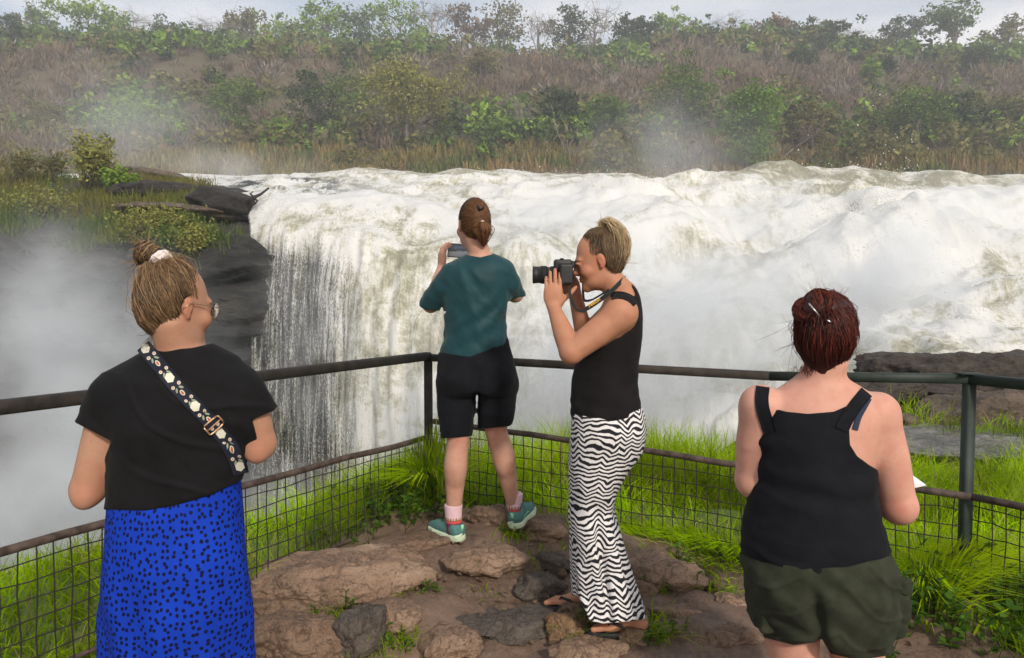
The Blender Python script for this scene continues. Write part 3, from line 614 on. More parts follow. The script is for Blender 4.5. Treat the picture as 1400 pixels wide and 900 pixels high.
# rank weeds and long blades at the foot of the railing
G = MB()
def along(A, B, N, sd, spread, bias):
    r = np.random.default_rng(sd); t = r.uniform(0, 1, N); nrm = np.array([(B - A)[1], -(B - A)[0]]); nrm = nrm / np.linalg.norm(nrm)
    if nrm[1] > 0: nrm = -nrm
    return on(A, B, t[:, None]) + nrm * (np.abs(r.normal(0, spread, N)) - bias)[:, None]
for A_, B_, N, sp_, bi, hm, sd in ((Cn, Lf, 7000, .06, .09, .13, 11), (Cn, Rp, 5200, .06, .06, .16, 12), (on(Cn, Rp, .82), Rp, 1700, .12, .05, .24, 13), (Rp, R2, 2600, .14, .08, .24, 14), (Cn - dirL * .32, Cn + [.06, -.05], 1500, .07, .05, .46, 15), (on(Cn, Rp, .3), on(Cn, Rp, .9), 800, .16, 0, .10, 16)):
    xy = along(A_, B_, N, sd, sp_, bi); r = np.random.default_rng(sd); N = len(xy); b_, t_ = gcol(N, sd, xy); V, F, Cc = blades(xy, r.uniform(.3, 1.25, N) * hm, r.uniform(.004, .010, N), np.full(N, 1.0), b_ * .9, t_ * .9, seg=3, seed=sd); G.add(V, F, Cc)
G.build('grass', M_GRASS, kind='stuff', label='darker rank grass hanging over the foot of the railing', category='grass')
# broad leaved weeds by the right post and the corner
W_ = MB(); LV = np.array([(0, 0, 0), (.35, .28, .06), (.75, .26, .05), (1, 0, -.06), (.75, -.26, .05), (.35, -.28, .06), (.5, 0, -.02)], float); LFc = np.array([[0, 1, 6], [1, 2, 6], [2, 3, 6], [3, 4, 6], [4, 5, 6], [5, 0, 6]])
def weeds(c, sx, sy, k, hmax, seed, size=.05):
    r = np.random.default_rng(seed)
    for _ in range(k):
        x, y = c[0] + r.normal(0, sx), c[1] + r.normal(0, sy); z0 = float(gz(x, y)); hh = r.uniform(.3, 1) * hmax
        top = np.array([x + r.normal(0, .25 * hh), y + r.normal(0, .25 * hh) - .1 * hh, z0 + hh]); st_ = np.array([x, y, z0 - .02])
        W_.add(*tube(np.linspace(st_, top, 4), .0022, 4), col=(.10, .15, .03))
        for j in range(r.integers(5, 11)):
            t = r.uniform(.25, 1); a = r.uniform(0, 6.28); s = size * r.uniform(.5, 1.2)
            Rm = rot(a, r.normal(0, .4), r.uniform(-.9, .2)); g = r.uniform(0, 1)
            W_.add((LV * s) @ Rm.T + st_ + (top - st_) * t, LFc, col=np.array([.055, .125, .018]) * (1 - g) + np.array([.13, .25, .03]) * g)
weeds((2.0, 3.02), .32, .14, 120, .22, 1); weeds((1.5, 3.15), .15, .10, 18, .14, 9, .04); weeds((2.35, 2.5), .16, .2, 60, .24, 2); weeds((-.62, 4.12), .14, .12, 60, .26, 3, .045); weeds((-.9, 3.6), .12, .14, 26, .12, 4, .035)
for u, v, k in ((855, 812, 7), (905, 800, 12), (890, 885, 16), (500, 868, 8), (440, 860, 6), (545, 885, 9), (842, 870, 5), (960, 800, 8), (700, 735, 9), (590, 815, 4), (470, 850, 5), (790, 875, 5), (925, 880, 6), (940, 770, 7)):
    p = ground_hit(u, v); weeds(p, .035, .03, k, .09, u, .026)
W_.build('weeds', M_GRASS, kind='stuff', label='small broad leaved weeds among the stones and at the railing foot', category='weeds')
T_ = MB()
for i, (u, v, k, hh) in enumerate(((440, 858, 60, .09), (480, 862, 50, .12), (505, 895, 50, .10), (545, 888, 60, .11), (555, 815, 30, .05), (620, 690, 60, .10), (705, 738, 70, .09), (742, 760, 26, .05), (840, 865, 50, .13), (895, 880, 90, .16), (905, 805, 90, .06), (925, 880, 50, .07), (790, 872, 40, .12), (660, 815, 16, .04), (725, 775, 30, .04), (850, 815, 40, .09), (975, 808, 50, .07), (385, 860, 30, .06), (1000, 815, 30, .05), (690, 860, 8, .04), (1180, 800, 40, .1))):
    p = ground_hit(u, v); r = np.random.default_rng(i); xy = p[:2] + r.normal(0, .035, (k, 2)) * (1.3, .8); b_, t_ = gcol(k, i); V, F, Cc = blades(xy, r.uniform(.35, 1.2, k) * hh, r.uniform(.003, .006, k), np.full(k, 1.2), b_ * .8, t_ * .8, seed=i, zoff=.02); T_.add(V, F, Cc)
T_.build('grass', M_GRASS, kind='stuff', label='short tufts of grass in the gaps between the stones', category='grass')
# dead leaves on the path
M_DRY = leaf_mat('dry_leaf', .1, .8); D_ = MB()
for i in range(110):
    x, y = rng.uniform(-.6, 2.4), rng.uniform(2.3, 3.6)
    if dirtness(np.array(x), np.array(y)) < .6: continue
    D_.add((LV * rng.uniform(.015, .045)) @ rot(rng.uniform(0, 6), rng.normal(0, .25), rng.normal(0, .25)).T + (x, y, float(gz(x, y)) + .025), LFc, col=np.array([.12, .075, .045]) * rng.uniform(.4, 1.6))
D_.build('leaves', M_DRY, kind='stuff', label='scattered dead brown leaves on the trodden earth', category='leaves')

# ------------------------------------------------------------------ far vegetation
M_LEAF = leaf_mat('foliage', .3, .6); M_BARK = simple('bark', (.07, .058, .045), (.16, .135, .11), scale=3, bscale=12, bstr=.5, bdist=.05, tint=True)
def leafquads(Pc, size, col, r, nrm=None, asp=.55, along=None):
    N = len(Pc); a = r.normal(size=(N, 3)); a[:, 2] *= .7
    if along is not None: a = along + .35 * a
    a /= np.linalg.norm(a, axis=1, keepdims=True)
    b = np.cross(a, r.normal(size=(N, 3)) if nrm is None else nrm + .45 * r.normal(size=(N, 3))); b /= np.linalg.norm(b, axis=1, keepdims=True); s = size[:, None]
    V = np.stack([Pc - a * s, Pc + b * s * asp + a * s * .1, Pc + a * s, Pc - b * s * asp - a * s * .1], 1).reshape(-1, 3)
    F = np.arange(4 * N).reshape(N, 4); return V, F, np.repeat(col, 4, 0)
PAL = {'ivy': [(.085, .16, .03), (.19, .30, .055)], 'green': [(.075, .13, .025), (.155, .225, .045)], 'lime': [(.13, .23, .025), (.25, .36, .05)], 'olive': [(.115, .115, .04), (.22, .20, .07)], 'dark': [(.038, .065, .025), (.08, .115, .04)],
 'brown': [(.14, .10, .07), (.25, .185, .13)], 'grey': [(.16, .135, .115), (.27, .23, .20)], 'rust': [(.16, .085, .03), (.25, .14, .05)], 'acacia': [(.19, .20, .05), (.34, .33, .09)]}
def pal(name, N, r):
    a, b = np.array(PAL[name][0]), np.array(PAL[name][1]); g = r.uniform(0, 1, (N, 1)); return a + (b - a) * g
def tree(name, label, u, v, H, Wd, kind, seed, y=None, leaves=700, crown0=.35, bare=False, group=None, lean=0.0, lsize=None, shape=1.0, trunkw=.028):
    r = np.random.default_rng(seed)
    if y is None:
        dd = np.linspace(70, 300, 1500); p = P(np.full(1500, u), np.full(1500, v), dd); k = np.argmax(p[:, 2] < hz(p[:, 0], p[:, 1])); base = p[k]
        if k == 0: base = p[-600]; base[2] = hz(base[0], base[1])
    else: base = P(u, v, y)
    s = base[1] / FPX; h, w = H * s, Wd * s
    t = thing(name, label, 'tree', base, group)
    K = 9; trunk = [base + np.array([lean * w * (i / 5) ** 1.3 + r.normal(0, .01 * h) * (i > 0), r.normal(0, .01 * h) * (i > 0), h * (.62 if not bare else .7) * i / 5 - .3 * (i == 0)]) for i in range(6)]
    B_ = MB(); tw = h * trunkw; B_.add(*tube(trunk, np.linspace(tw, tw * .45, 6), 6)); ends = []
    cc = base + np.array([lean * w, 0, h * (crown0 + 1) / 2]); cr = np.array([w / 2, w / 2 * .9, h * (1 - crown0) / 2])
    for i in range(11 if bare else K):
        a0 = trunk[r.integers(2 if crown0 > .2 else 1, 6)]; dv = r.normal(size=3); dv[2] = abs(dv[2]) * .8 * shape + .15; dv /= np.linalg.norm(dv)
        e = cc + dv * cr * r.uniform(.6, .95) * np.array([1, 1, 1]); mid = (a0 + e) / 2 + r.normal(0, .06 * h, 3) + np.array([0, 0, .04 * h])
        B_.add(*tube([a0, (a0 + mid) / 2 + r.normal(0, .015 * h, 3), mid, e], [tw * .42, tw * .3, tw * .2, tw * .08], 5)); ends += [mid, e, (mid + e) / 2]
        for _ in range(7 if bare else 3):
            s0 = mid + (e - mid) * r.uniform(0, .9); e2 = s0 + r.normal(0, .13, 3) * np.array([w, w, h]) + np.array([0, 0, .05 * h])
            B_.add(*tube([s0, (s0 + e2) / 2 + r.normal(0, .015 * h, 3), e2], [tw * .15, tw * .11, tw * .05], 4)); ends.append(e2)
            for _ in range(3 if bare else 0):
                s3 = s0 + (e2 - s0) * r.uniform(.2, 1); e3 = s3 + r.normal(0, .07, 3) * np.array([w, w, h]) + np.array([0, 0, .03 * h]); B_.add(*tube([s3, e3], [tw * .08, tw * .04], 3))
    B_.build('trunk', M_BARK if not bare else M_BARE, t)
    if leaves:
        ends = np.array(ends); nc = max(10, leaves // 28); cen = np.concatenate([ends[r.integers(0, len(ends), nc // 2)], cc + (lambda q: q / np.linalg.norm(q, axis=1, keepdims=True) * r.uniform(.45, 1.0, (len(q), 1)))(r.normal(size=(nc - nc // 2, 3))) * cr])
        cen[:, 2] = np.maximum(cen[:, 2], base[2] + h * crown0 * .8); tone = r.uniform(.6, 1.3, (nc, 1)); rad = r.uniform(.07, .15, nc) * (w + h) / 2
        CM = MB()
        ix = r.integers(0, nc, leaves); dv = r.normal(size=(leaves, 3)); dv /= np.linalg.norm(dv, axis=1, keepdims=True); Pc = cen[ix] + dv * (rad[ix] * r.uniform(.45, 1.15, leaves))[:, None] * np.array([1.15, 1.15, .72])
        ls = (lsize or .0016 * base[1]) * r.uniform(.6, 1.5, leaves); V, F, Cc = leafquads(Pc, ls, pal(kind, leaves, r) * tone[ix], r, nrm=dv)
        CM.add(V, F); CM.C[-1] = Cc; CM.build('crown', M_LEAF, t, smooth=False)
    return t
M_BARE = simple('pale_bark', (.15, .13, .11), (.27, .24, .21), scale=3, bscale=12, bstr=.4, bdist=.05)
# skyline trees, left to right:  u, height px, width px, kind, bare, look
SKY = [(8, 66, 62, 'olive', 0, 'bushy olive green'), (60, 60, 46, 'green', 0, 'slim green'), (122, 76, 100, 'lime', 0, 'tall bright green broad crowned'), (182, 66, 70, 'grey', 1, 'dark leafless'), (240, 60, 66, 'dark', 0, 'dark round topped'),
 (292, 70, 70, 'grey', 1, 'pale bare'), (330, 52, 60, 'olive', 0, 'low olive'), (384, 58, 70, 'lime', 0, 'round bright green'), (440, 62, 64, 'lime', 0, 'fresh green'), (490, 84, 90, 'green', 0, 'tall rounded green'), (548, 98, 76, 'lime', 0, 'tallest bright green'),
 (590, 92, 66, 'grey', 1, 'tall grey leafless'), (640, 66, 60, 'brown', 0, 'thin brown leaved'), (690, 70, 60, 'olive', 0, 'slender olive'), (735, 74, 62, 'grey', 1, 'flat topped bare'), (778, 58, 56, 'dark', 0, 'dark compact'), (812, 88, 66, 'grey', 1, 'fan shaped bare'), (868, 60, 60, 'dark', 0, 'small dark'),
 (918, 70, 64, 'lime', 0, 'bright leafy'), (950, 52, 50, 'olive', 0, 'low yellowish'), (994, 70, 70, 'grey', 1, 'pale twiggy leafless'), (1050, 66, 60, 'rust', 0, 'rust tinged'), (1084, 60, 66, 'dark', 0, 'dark leaved bushy'), (1130, 58, 60, 'dark', 0, 'dark dense'), (1165, 62, 54, 'grey', 1, 'small leafless'),
 (1235, 72, 66, 'dark', 0, 'airy dark round crowned'), (1306, 84, 66, 'green', 0, 'umbrella shaped bright green'), (1372, 58, 46, 'olive', 0, 'small open crowned')]
for i, (u, h, w, kd, ba, look) in enumerate(SKY):
    yb = 205 + 14 * math.sin(i * 2.1); x = (u - 700) / FPX * yb; zb = float(hz(x, yb)); vb = float(UV(np.array([x, yb, zb]))[1])
    skyv = np.interp(u, [0, 120, 300, 500, 600, 800, 1000, 1200, 1306, 1400], [18, 16, 22, 10, 6, 16, 32, 30, 12, 32]) + [6, 0, 9, 3, 12][i % 5] * (u not in (122, 548, 590, 1306, 812))
    H = max(vb - skyv, 30) * 1.12
    tree('skyline_tree', f'{look} tree standing on the skyline of the hill' if u not in () else '', u, vb, H, w * 1.15, kd, 500 + i, y=yb, leaves=0 if ba else 1700, crown0=.42 if u in (1235, 1306, 122) else .15, bare=bool(ba), group='trees along the skyline', lsize=.42)
# trees lower on the slope and along the far bank
tree('acacia_tree', 'big spreading yellow green tree with pale forked trunk on the far bank', 556, 205, 112, 150, 'acacia', 601, leaves=6000, crown0=.34, lsize=.19, trunkw=.030)
tree('ivy_tree', 'tall column of ivy green foliage on the bank above the crest', 1022, 236, 126, 78, 'ivy', 602, leaves=6500, crown0=.02, lsize=.17, lean=.05)
tree('leaning_tree', 'bare leaning dark trunk just right of the ivy column', 1062, 226, 60, 60, 'brown', 603, leaves=260, crown0=.55, lean=.75, lsize=.12)
SL = [(318, 190, 88, 96, 'green', 0, 'rounded mid green tree near the bank left of centre'), (238, 202, 34, 38, 'lime', 0, 'small vivid lime tree on the left bank'), (185, 205, 76, 76, 'lime', 0, 'yellowish green bushy tree on the left bank'),
 (430, 190, 84, 90, 'dark', 0, 'dark green tree left of the big spreading tree'), (480, 196, 92, 110, 'green', 0, 'dense green tree touching the big spreading tree'), (385, 192, 42, 36, 'grey', 1, 'small pale dead tree at the edge of the reeds'),
 (770, 194, 74, 56, 'dark', 0, 'dark green tree on the bank right of the reeds'), (826, 192, 58, 70, 'green', 0, 'soft green rounded tree right of the dark bank tree'), (712, 194, 62, 66, 'grey', 1, 'pale leafless thicket tree on the bank'), (930, 180, 90, 84, 'green', 0, 'hazy green tree behind the drifting spray'),
 (1190, 128, 46, 30, 'lime', 0, 'small lime green tree high on the right slope'), (1213, 122, 46, 28, 'dark', 0, 'small dark tree beside the lime tree on the right slope'), (1335, 104, 38, 56, 'dark', 0, 'dark spreading bush on the upper right slope'), (1255, 206, 84, 120, 'green', 0, 'large grey green tree low on the right slope'),
 (1310, 200, 66, 80, 'dark', 0, 'dark green tree at the right beside the large grey green one'), (1110, 205, 62, 70, 'olive', 0, 'olive bush on the bank right of the leaning trunk'), (10, 70, 46, 44, 'dark', 0, 'dark green tree at the left edge of the upper slope'), (806, 90, 44, 52, 'grey', 1, 'pale bare tree high on the middle slope'), (1095, 110, 50, 44, 'dark', 0, 'dark tree on the upper slope right of centre'), (662, 118, 46, 52, 'olive', 0, 'olive tree on the middle slope above the reeds'), (60, 196, 56, 84, 'olive', 0, 'hazy olive thicket tree on the far left bank'), (1385, 190, 60, 70, 'olive', 0, 'olive tree at the right edge of the lower slope')]
for i, (u, v, h, w, kd, ba, lab) in enumerate(SL):
    tree('hillside_tree', lab, u, v, h, w, kd, 700 + i, leaves=0 if ba else 2600, crown0=.10, bare=bool(ba), lsize=.0019 * 110)
# the rest of the wood reads as one mass
r = np.random.default_rng(5); S_ = MB(); SB = MB(); NS = 4000
yy = 88 + 150 * r.uniform(0, 1, NS) ** 1.1; yy[:500] = r.uniform(188, 216, 500); xx = r.uniform(-1, 1, NS) * (yy * .76 + 12); zz = hz(xx, yy)
g1 = fbm(np.stack([xx / 22, yy / 22, 0 * xx], -1), 3, 211); _, vv = UV(np.stack([xx, yy, zz], -1))
for i in range(NS):
    band = np.interp(vv[i], [60, 85, 110, 150, 185, 210], [.75, .25, -.35, -.15, .45, .25]); gg = g1[i] * .9 + band + r.normal(0, .18)
    if yy[i] < 100 and r.uniform() < .75: continue
    kd = 'brown' if gg < -.32 else 'grey' if gg < -.05 and r.uniform() < .5 else 'brown' if gg < -.02 else 'olive' if gg < .25 else 'green' if r.uniform() < .55 else 'dark' if r.uniform() < .5 else 'lime'
    h = r.uniform(1.8, 4.4) * (1.25 if kd != 'brown' else 1) * (1.25 if i < 500 else 1); w = h * r.uniform(.9, 1.7); k = 72 if yy[i] < 150 else 50
    q = r.normal(size=(k, 3)); q /= np.linalg.norm(q, axis=1, keepdims=True); q *= r.uniform(.4, 1.05, (k, 1)); q[:, 2] = np.abs(q[:, 2])
    cl = r.normal(size=(7, 3)) * .35; cl[:, 2] = np.abs(cl[:, 2]); q = q * .62 + cl[r.integers(0, 7, k)]
    Pc = np.array([xx[i], yy[i], zz[i] - .2]) + q * np.array([w / 2, w / 2, h * .85]); tw = kd in ('brown', 'grey')
    tn = r.uniform(.75, 1.3); sz = r.uniform(.6, 1.5, k) * (.0024 * yy[i] + .10)
    if tw: V, F, Cc = leafquads(Pc, sz * 1.5, pal(kd, k, r) * tn, r, asp=.16, along=q + np.array([0, 0, .5]))
    else:
        jb = r.integers(0, 5, k); dv = r.normal(size=(k, 3)); dv[:, 2] = np.abs(dv[:, 2]) * 1.1 - .2; dv /= np.linalg.norm(dv, axis=1, keepdims=True)
        Pc = np.array([xx[i], yy[i], zz[i] + h * .15]) + (cl[jb] * .85 + dv * .42 * r.uniform(.6, 1.15, (k, 1))) * np.array([w / 2, w / 2, h * .85]); V, F, Cc = leafquads(Pc, sz * 1.15, pal(kd, k, r) * tn * r.uniform(.8, 1.2, 5)[jb][:, None], r, nrm=dv)
    S_.add(V, F); S_.C[-1] = Cc
    if tw:
        e = Pc[:7]; b0 = np.array([xx[i], yy[i], zz[i] - .2]); st = np.stack([b0 + 0 * e, (b0 + e) / 2 + r.normal(0, .15, e.shape), e], 1); V, F = tubes(st, [.07, .05, .025], 3); SB.add(V, F)
S_.build('scrub', M_LEAF, smooth=False, kind='stuff', label='mass of dry brown and green bushes covering the hillside', category='scrub')
SB.build('twigs', M_BARE, kind='stuff', label='grey leafless stems showing through the hillside scrub', category='twigs')
# low leafless scrub filling the gaps
NB = 2400; yy = 100 + 120 * r.uniform(0, 1, NB); xx = r.uniform(-1, 1, NB) * (yy * .76 + 12); zz = hz(xx, yy); L_ = MB()
for i in range(NB):
    k = 34; q = r.normal(size=(k, 3)); q[:, 2] = np.abs(q[:, 2]) * .7; q /= np.linalg.norm(q, axis=1, keepdims=True); Pc = np.array([xx[i], yy[i], zz[i]]) + q * r.uniform(.3, 1, (k, 1)) * np.array([2.0, 2.0, 1.5]) * r.uniform(.7, 1.3)
    V, F, Cc = leafquads(Pc, r.uniform(.5, 1.4, k) * (.0030 * yy[i] + .1), pal('brown' if r.uniform() < .6 else 'grey' if r.uniform() < .6 else 'olive', k, r) * r.uniform(.6, 1.0), r, asp=.15, along=q + np.array([0, 0, .6])); L_.add(V, F); L_.C[-1] = Cc
L_.build('scrub', M_LEAF, smooth=False, kind='stuff', label='low dry scrub filling the gaps on the hillside', category='scrub')
# reeds on the far bank
N = 40000; xx = r.uniform(-80, 84, N); yy = 76 + r.uniform(0, 1, N) * 27; zz = hz(xx, yy); hh = r.uniform(.35, 1.35, N) * np.clip(.8 + fbm(np.stack([xx / 6, yy / 6, 0 * xx], -1), 3, 301), .3, 1.5)
f = fbm(np.stack([xx / 9, yy / 5, 0 * xx], -1), 3, 305); cg = np.where((f > .12)[:, None], [.21, .175, .055], np.where((f < -.25)[:, None], [.13, .15, .045], [.27, .19, .085])) * r.uniform(.6, 1.25, (N, 1))
a = r.uniform(0, 6.28, N); ax = np.stack([np.cos(a), np.sin(a), 0 * a], -1) * .13; b0 = np.stack([xx, yy, zz - .1], -1); tp = b0 + np.stack([r.normal(0, .3, N), r.normal(0, .3, N), hh], -1)
V = np.stack([b0 - ax, b0 + ax, tp + ax * .4, tp - ax * .4], 1).reshape(-1, 3)
build('reeds', V, np.arange(4 * N).reshape(N, 4), M_LEAF, cols=np.repeat(cg, 4, 0), smooth=False, kind='stuff', label='rust and straw coloured reeds along the far bank', category='reeds')

# plants on the ledge
def bush(name, label, u, v, h, w, kd, k, seed, stems=12, spread=.35, up=1.0, d=None):
    r = np.random.default_rng(seed); base = ledge(u, v) if d is None else P(u, v, d); s = base[1] / FPX; h, w = h * s, w * s; t = thing(name, label, 'shrub', base); B_ = MB(); tips = []
    for i in range(stems):
        e = base + np.array([r.normal(0, w * .28), r.normal(0, w * .2), h * r.uniform(.5, 1)]); st = base + np.array([r.normal(0, w * .12), r.normal(0, w * .1), -.1]); mdd = (st + e) / 2 + r.normal(0, .06 * h, 3); B_.add(*tube([st, mdd, e], [.025, .018, .008], 4), col=(.6, .6, .4)); tips.append((mdd, e))
    B_.build('stem', M_BARK, t); ix = r.integers(0, stems, k); a, b = np.array([q[0] for q in tips])[ix], np.array([q[1] for q in tips])[ix]
    Pc = a + (b - a) * r.uniform(.0, 1.1, (k, 1)) ** .7 + r.normal(0, spread * w * .35, (k, 3)) * np.array([1, 1, .6])
    V, F, Cc = leafquads(Pc, r.uniform(.05, .12, k) * up, pal(kd, k, r) * r.uniform(.7, 1.2, (k, 1)), r); build('foliage', V, F, M_LEAF, t, cols=Cc, smooth=False)
bush('shrub', 'small airy shrub at the left end of the ledge', 26, 250, 46, 46, 'olive', 700, 801); bush('shrub', 'small airy shrub next to the feathery reed clump', 74, 250, 44, 46, 'olive', 700, 802)
bush('reed_clump', 'tall feathery reed clump leaning left on the ledge', 130, 262, 74, 62, 'acacia', 1900, 803, 26, .3)
bush('shrub', 'bright green bush beside the flat dark slab', 158, 262, 34, 44, 'lime', 800, 804)
bush('hanging_plant', 'yellow green clump hanging over the cliff edge below the boulder', 268, 352, 50, 48, 'acacia', 1700, 805, 16, .5, .6)
bush('hanging_plant', 'bright green clump along the cliff edge above the bun', 215, 322, 34, 90, 'acacia', 1900, 806, 20, .5, .6)
bush('hanging_plant', 'straggling green clump low on the cliff edge', 240, 350, 40, 50, 'green', 900, 807, 12, .5, .6)
bush('shrub', 'leafy green bush at the left of the grassy slope', 60, 300, 40, 70, 'acacia', 1100, 808, 14, .5, .7)
r = np.random.default_rng(77); pts = C.reshape(-1, 3)[r.choice(C.size // 3, 34000, p=gl.ravel() / gl.sum())]; N = len(pts)
bs = pts + r.normal(0, .12, (N, 3)); hh = r.uniform(.12, .42, N); a = r.uniform(0, 6.28, N); ax = np.stack([np.cos(a), np.sin(a), 0 * a], -1) * .022; tp = bs + np.stack([r.normal(0, .1, N), r.normal(-.03, .1, N), hh], -1)
f = fbm(bs * .45, 3, 401)[:, None]; cg = np.where(f > .1, [.16, .14, .035], np.where(f < -.2, [.085, .13, .025], [.14, .16, .03])) * r.uniform(.6, 1.3, (N, 1))
V = np.stack([bs - ax, bs + ax, tp + ax * .3, tp - ax * .3], 1).reshape(-1, 3)
build('grass', V, np.arange(4 * N).reshape(N, 4), M_LEAF, cols=np.repeat(cg, 4, 0), smooth=False, kind='stuff', label='olive grass growing on the ledge left of the falls', category='grass')
# ------------------------------------------------------------------ distance-field modelling for bodies and clothes
def smin(a, b, k):
    if k <= 0: return np.minimum(a, b)
    h = np.clip(.5 + .5 * (b - a) / k, 0, 1); return b + (a - b) * h - k * h * (1 - h)
def smax(a, b, k): return -smin(-a, -b, k)
from concurrent.futures import ThreadPoolExecutor
class S:
    def __init__(s, *fs): s.ops = []; [s.u(f) for f in fs]
    def u(s, f, k=.012): s.ops.append((f, k, 0)); return s
    def cut(s, f, k=.006): s.ops.append((f, k, 1)); return s
    def keep(s, f, k=.004): s.ops.append((f, k, 2)); return s
    def warp(s, f): s.ops.append((f, 0, 3)); return s
    def __call__(s, p):
        d = None
        for f, k, m in s.ops:
            w = f(p)
            d = w if d is None else smin(d, w, k) if m == 0 else smax(d, -w, k) if m == 1 else smax(d, w, k) if m == 2 else d + w
        return d
def cone(a, b, ra, rb):
    a, b = np.asarray(a, float), np.asarray(b, float); ab = b - a; L = ab @ ab + 1e-12
    def f(p):
        q = p - a; t = np.clip(q @ ab / L, 0, 1); return np.linalg.norm(q - t[:, None] * ab, axis=1) - (ra + (rb - ra) * t)
    return f
def chain(pts, rs):
    fs = [cone(pts[i], pts[i + 1], rs[i], rs[i + 1]) for i in range(len(pts) - 1)]
    return lambda p: np.min([f(p) for f in fs], 0)
def ell(c, r, R=None):
    c, r = np.asarray(c, float), np.asarray(r, float)
    def f(p):
        q = p - c
        if R is not None: q = q @ R.T
        k0 = np.linalg.norm(q / r, axis=1); k1 = np.linalg.norm(q / (r * r), axis=1); return k0 * (k0 - 1) / (k1 + 1e-9)
    return f
def off(f, d): return lambda p: f(p) - d
def half(n_, c):
    n_ = np.asarray(n_, float) / np.linalg.norm(n_); c = np.asarray(c, float); return lambda p: (p - c) @ n_
class Fig:
    """a figure measured in the photograph: pixel positions at the figure's own distance D"""
    def __init__(s, D): s.D, s.m = D, D / FPX
    def J(s, u, v, dd=0.0): return P(u, v, s.D + dd)
    def loft(s, rows, grow=0.0, pw=2.0):
        """rows: (v, u_left, u_right, half depth m, depth offset m)"""
        rows = sorted([(*r_, 0.0)[:5] for r_ in rows], reverse=True)
        z, x0, x1, b, y = [], [], [], [], []
        for v, a, c, hb, dd in rows:
            pa, pc = s.J(a, v), s.J(c, v); z.append(pa[2]); x0.append(pa[0]); x1.append(pc[0]); b.append(hb); y.append(s.D + dd)
        Z = np.linspace(z[0], z[-1], 160); T = []
        for w in (x0, x1, b, y):
            t = np.interp(Z, z, w); kk = np.hanning(15); kk /= kk.sum(); t = np.convolve(np.pad(t, 7, 'reflect', reflect_type='odd'), kk, 'valid'); T.append(t)
        def f(p):
            zz = p[:, 2]; a0, a1, hb, yy = (np.interp(zz, Z, t) for t in T)
            wd_ = (a1 - a0) / 2; sl2 = ((a0 + a1) / 2 / s.D) ** 2; a = np.sqrt(np.maximum(wd_ ** 2 - sl2 * hb ** 2, .7 * wd_ ** 2)) + grow; hb = hb + grow; q0, q1 = np.abs(p[:, 0] - (a0 + a1) / 2), np.abs(p[:, 1] - yy)
            if pw == 2.0: k0 = np.hypot(q0 / a, q1 / hb); k1 = np.hypot(q0 / a ** 2, q1 / hb ** 2); d = k0 * (k0 - 1) / (k1 + 1e-6); d = np.where(k0 < .3, -.7 * np.minimum(a, hb), d)
            else:
                k0 = ((q0 / a) ** pw + (q1 / hb) ** pw) ** (1 / pw); d = (k0 - 1) * np.minimum(a, hb)
            cap = np.maximum(Z[0] - zz, zz - Z[-1]) - grow; return smax(d, cap, .02)
        return f
    def poly(s, pts):
        """region inside an outline given in photo pixels, as a distance in metres"""
        Q = np.asarray(pts, float)
        def f(p):
            u, v = UV(p); X = np.stack([u, v], -1); d2 = np.full(len(X), 1e18); ins = np.zeros(len(X), bool)
            for a, b in zip(Q, np.roll(Q, -1, 0)):
                e = b - a; w = X - a; t = np.clip((w @ e) / (e @ e), 0, 1); d2 = np.minimum(d2, ((w - t[:, None] * e) ** 2).sum(1))
                c = (a[1] <= X[:, 1]) != (b[1] <= X[:, 1]); xi = a[0] + (X[:, 1] - a[1]) / (e[1] if e[1] else 1e-9) * e[0]; ins ^= c & (X[:, 0] < xi)
            return np.sqrt(d2) * np.where(ins, -1, 1) * s.m
        return f
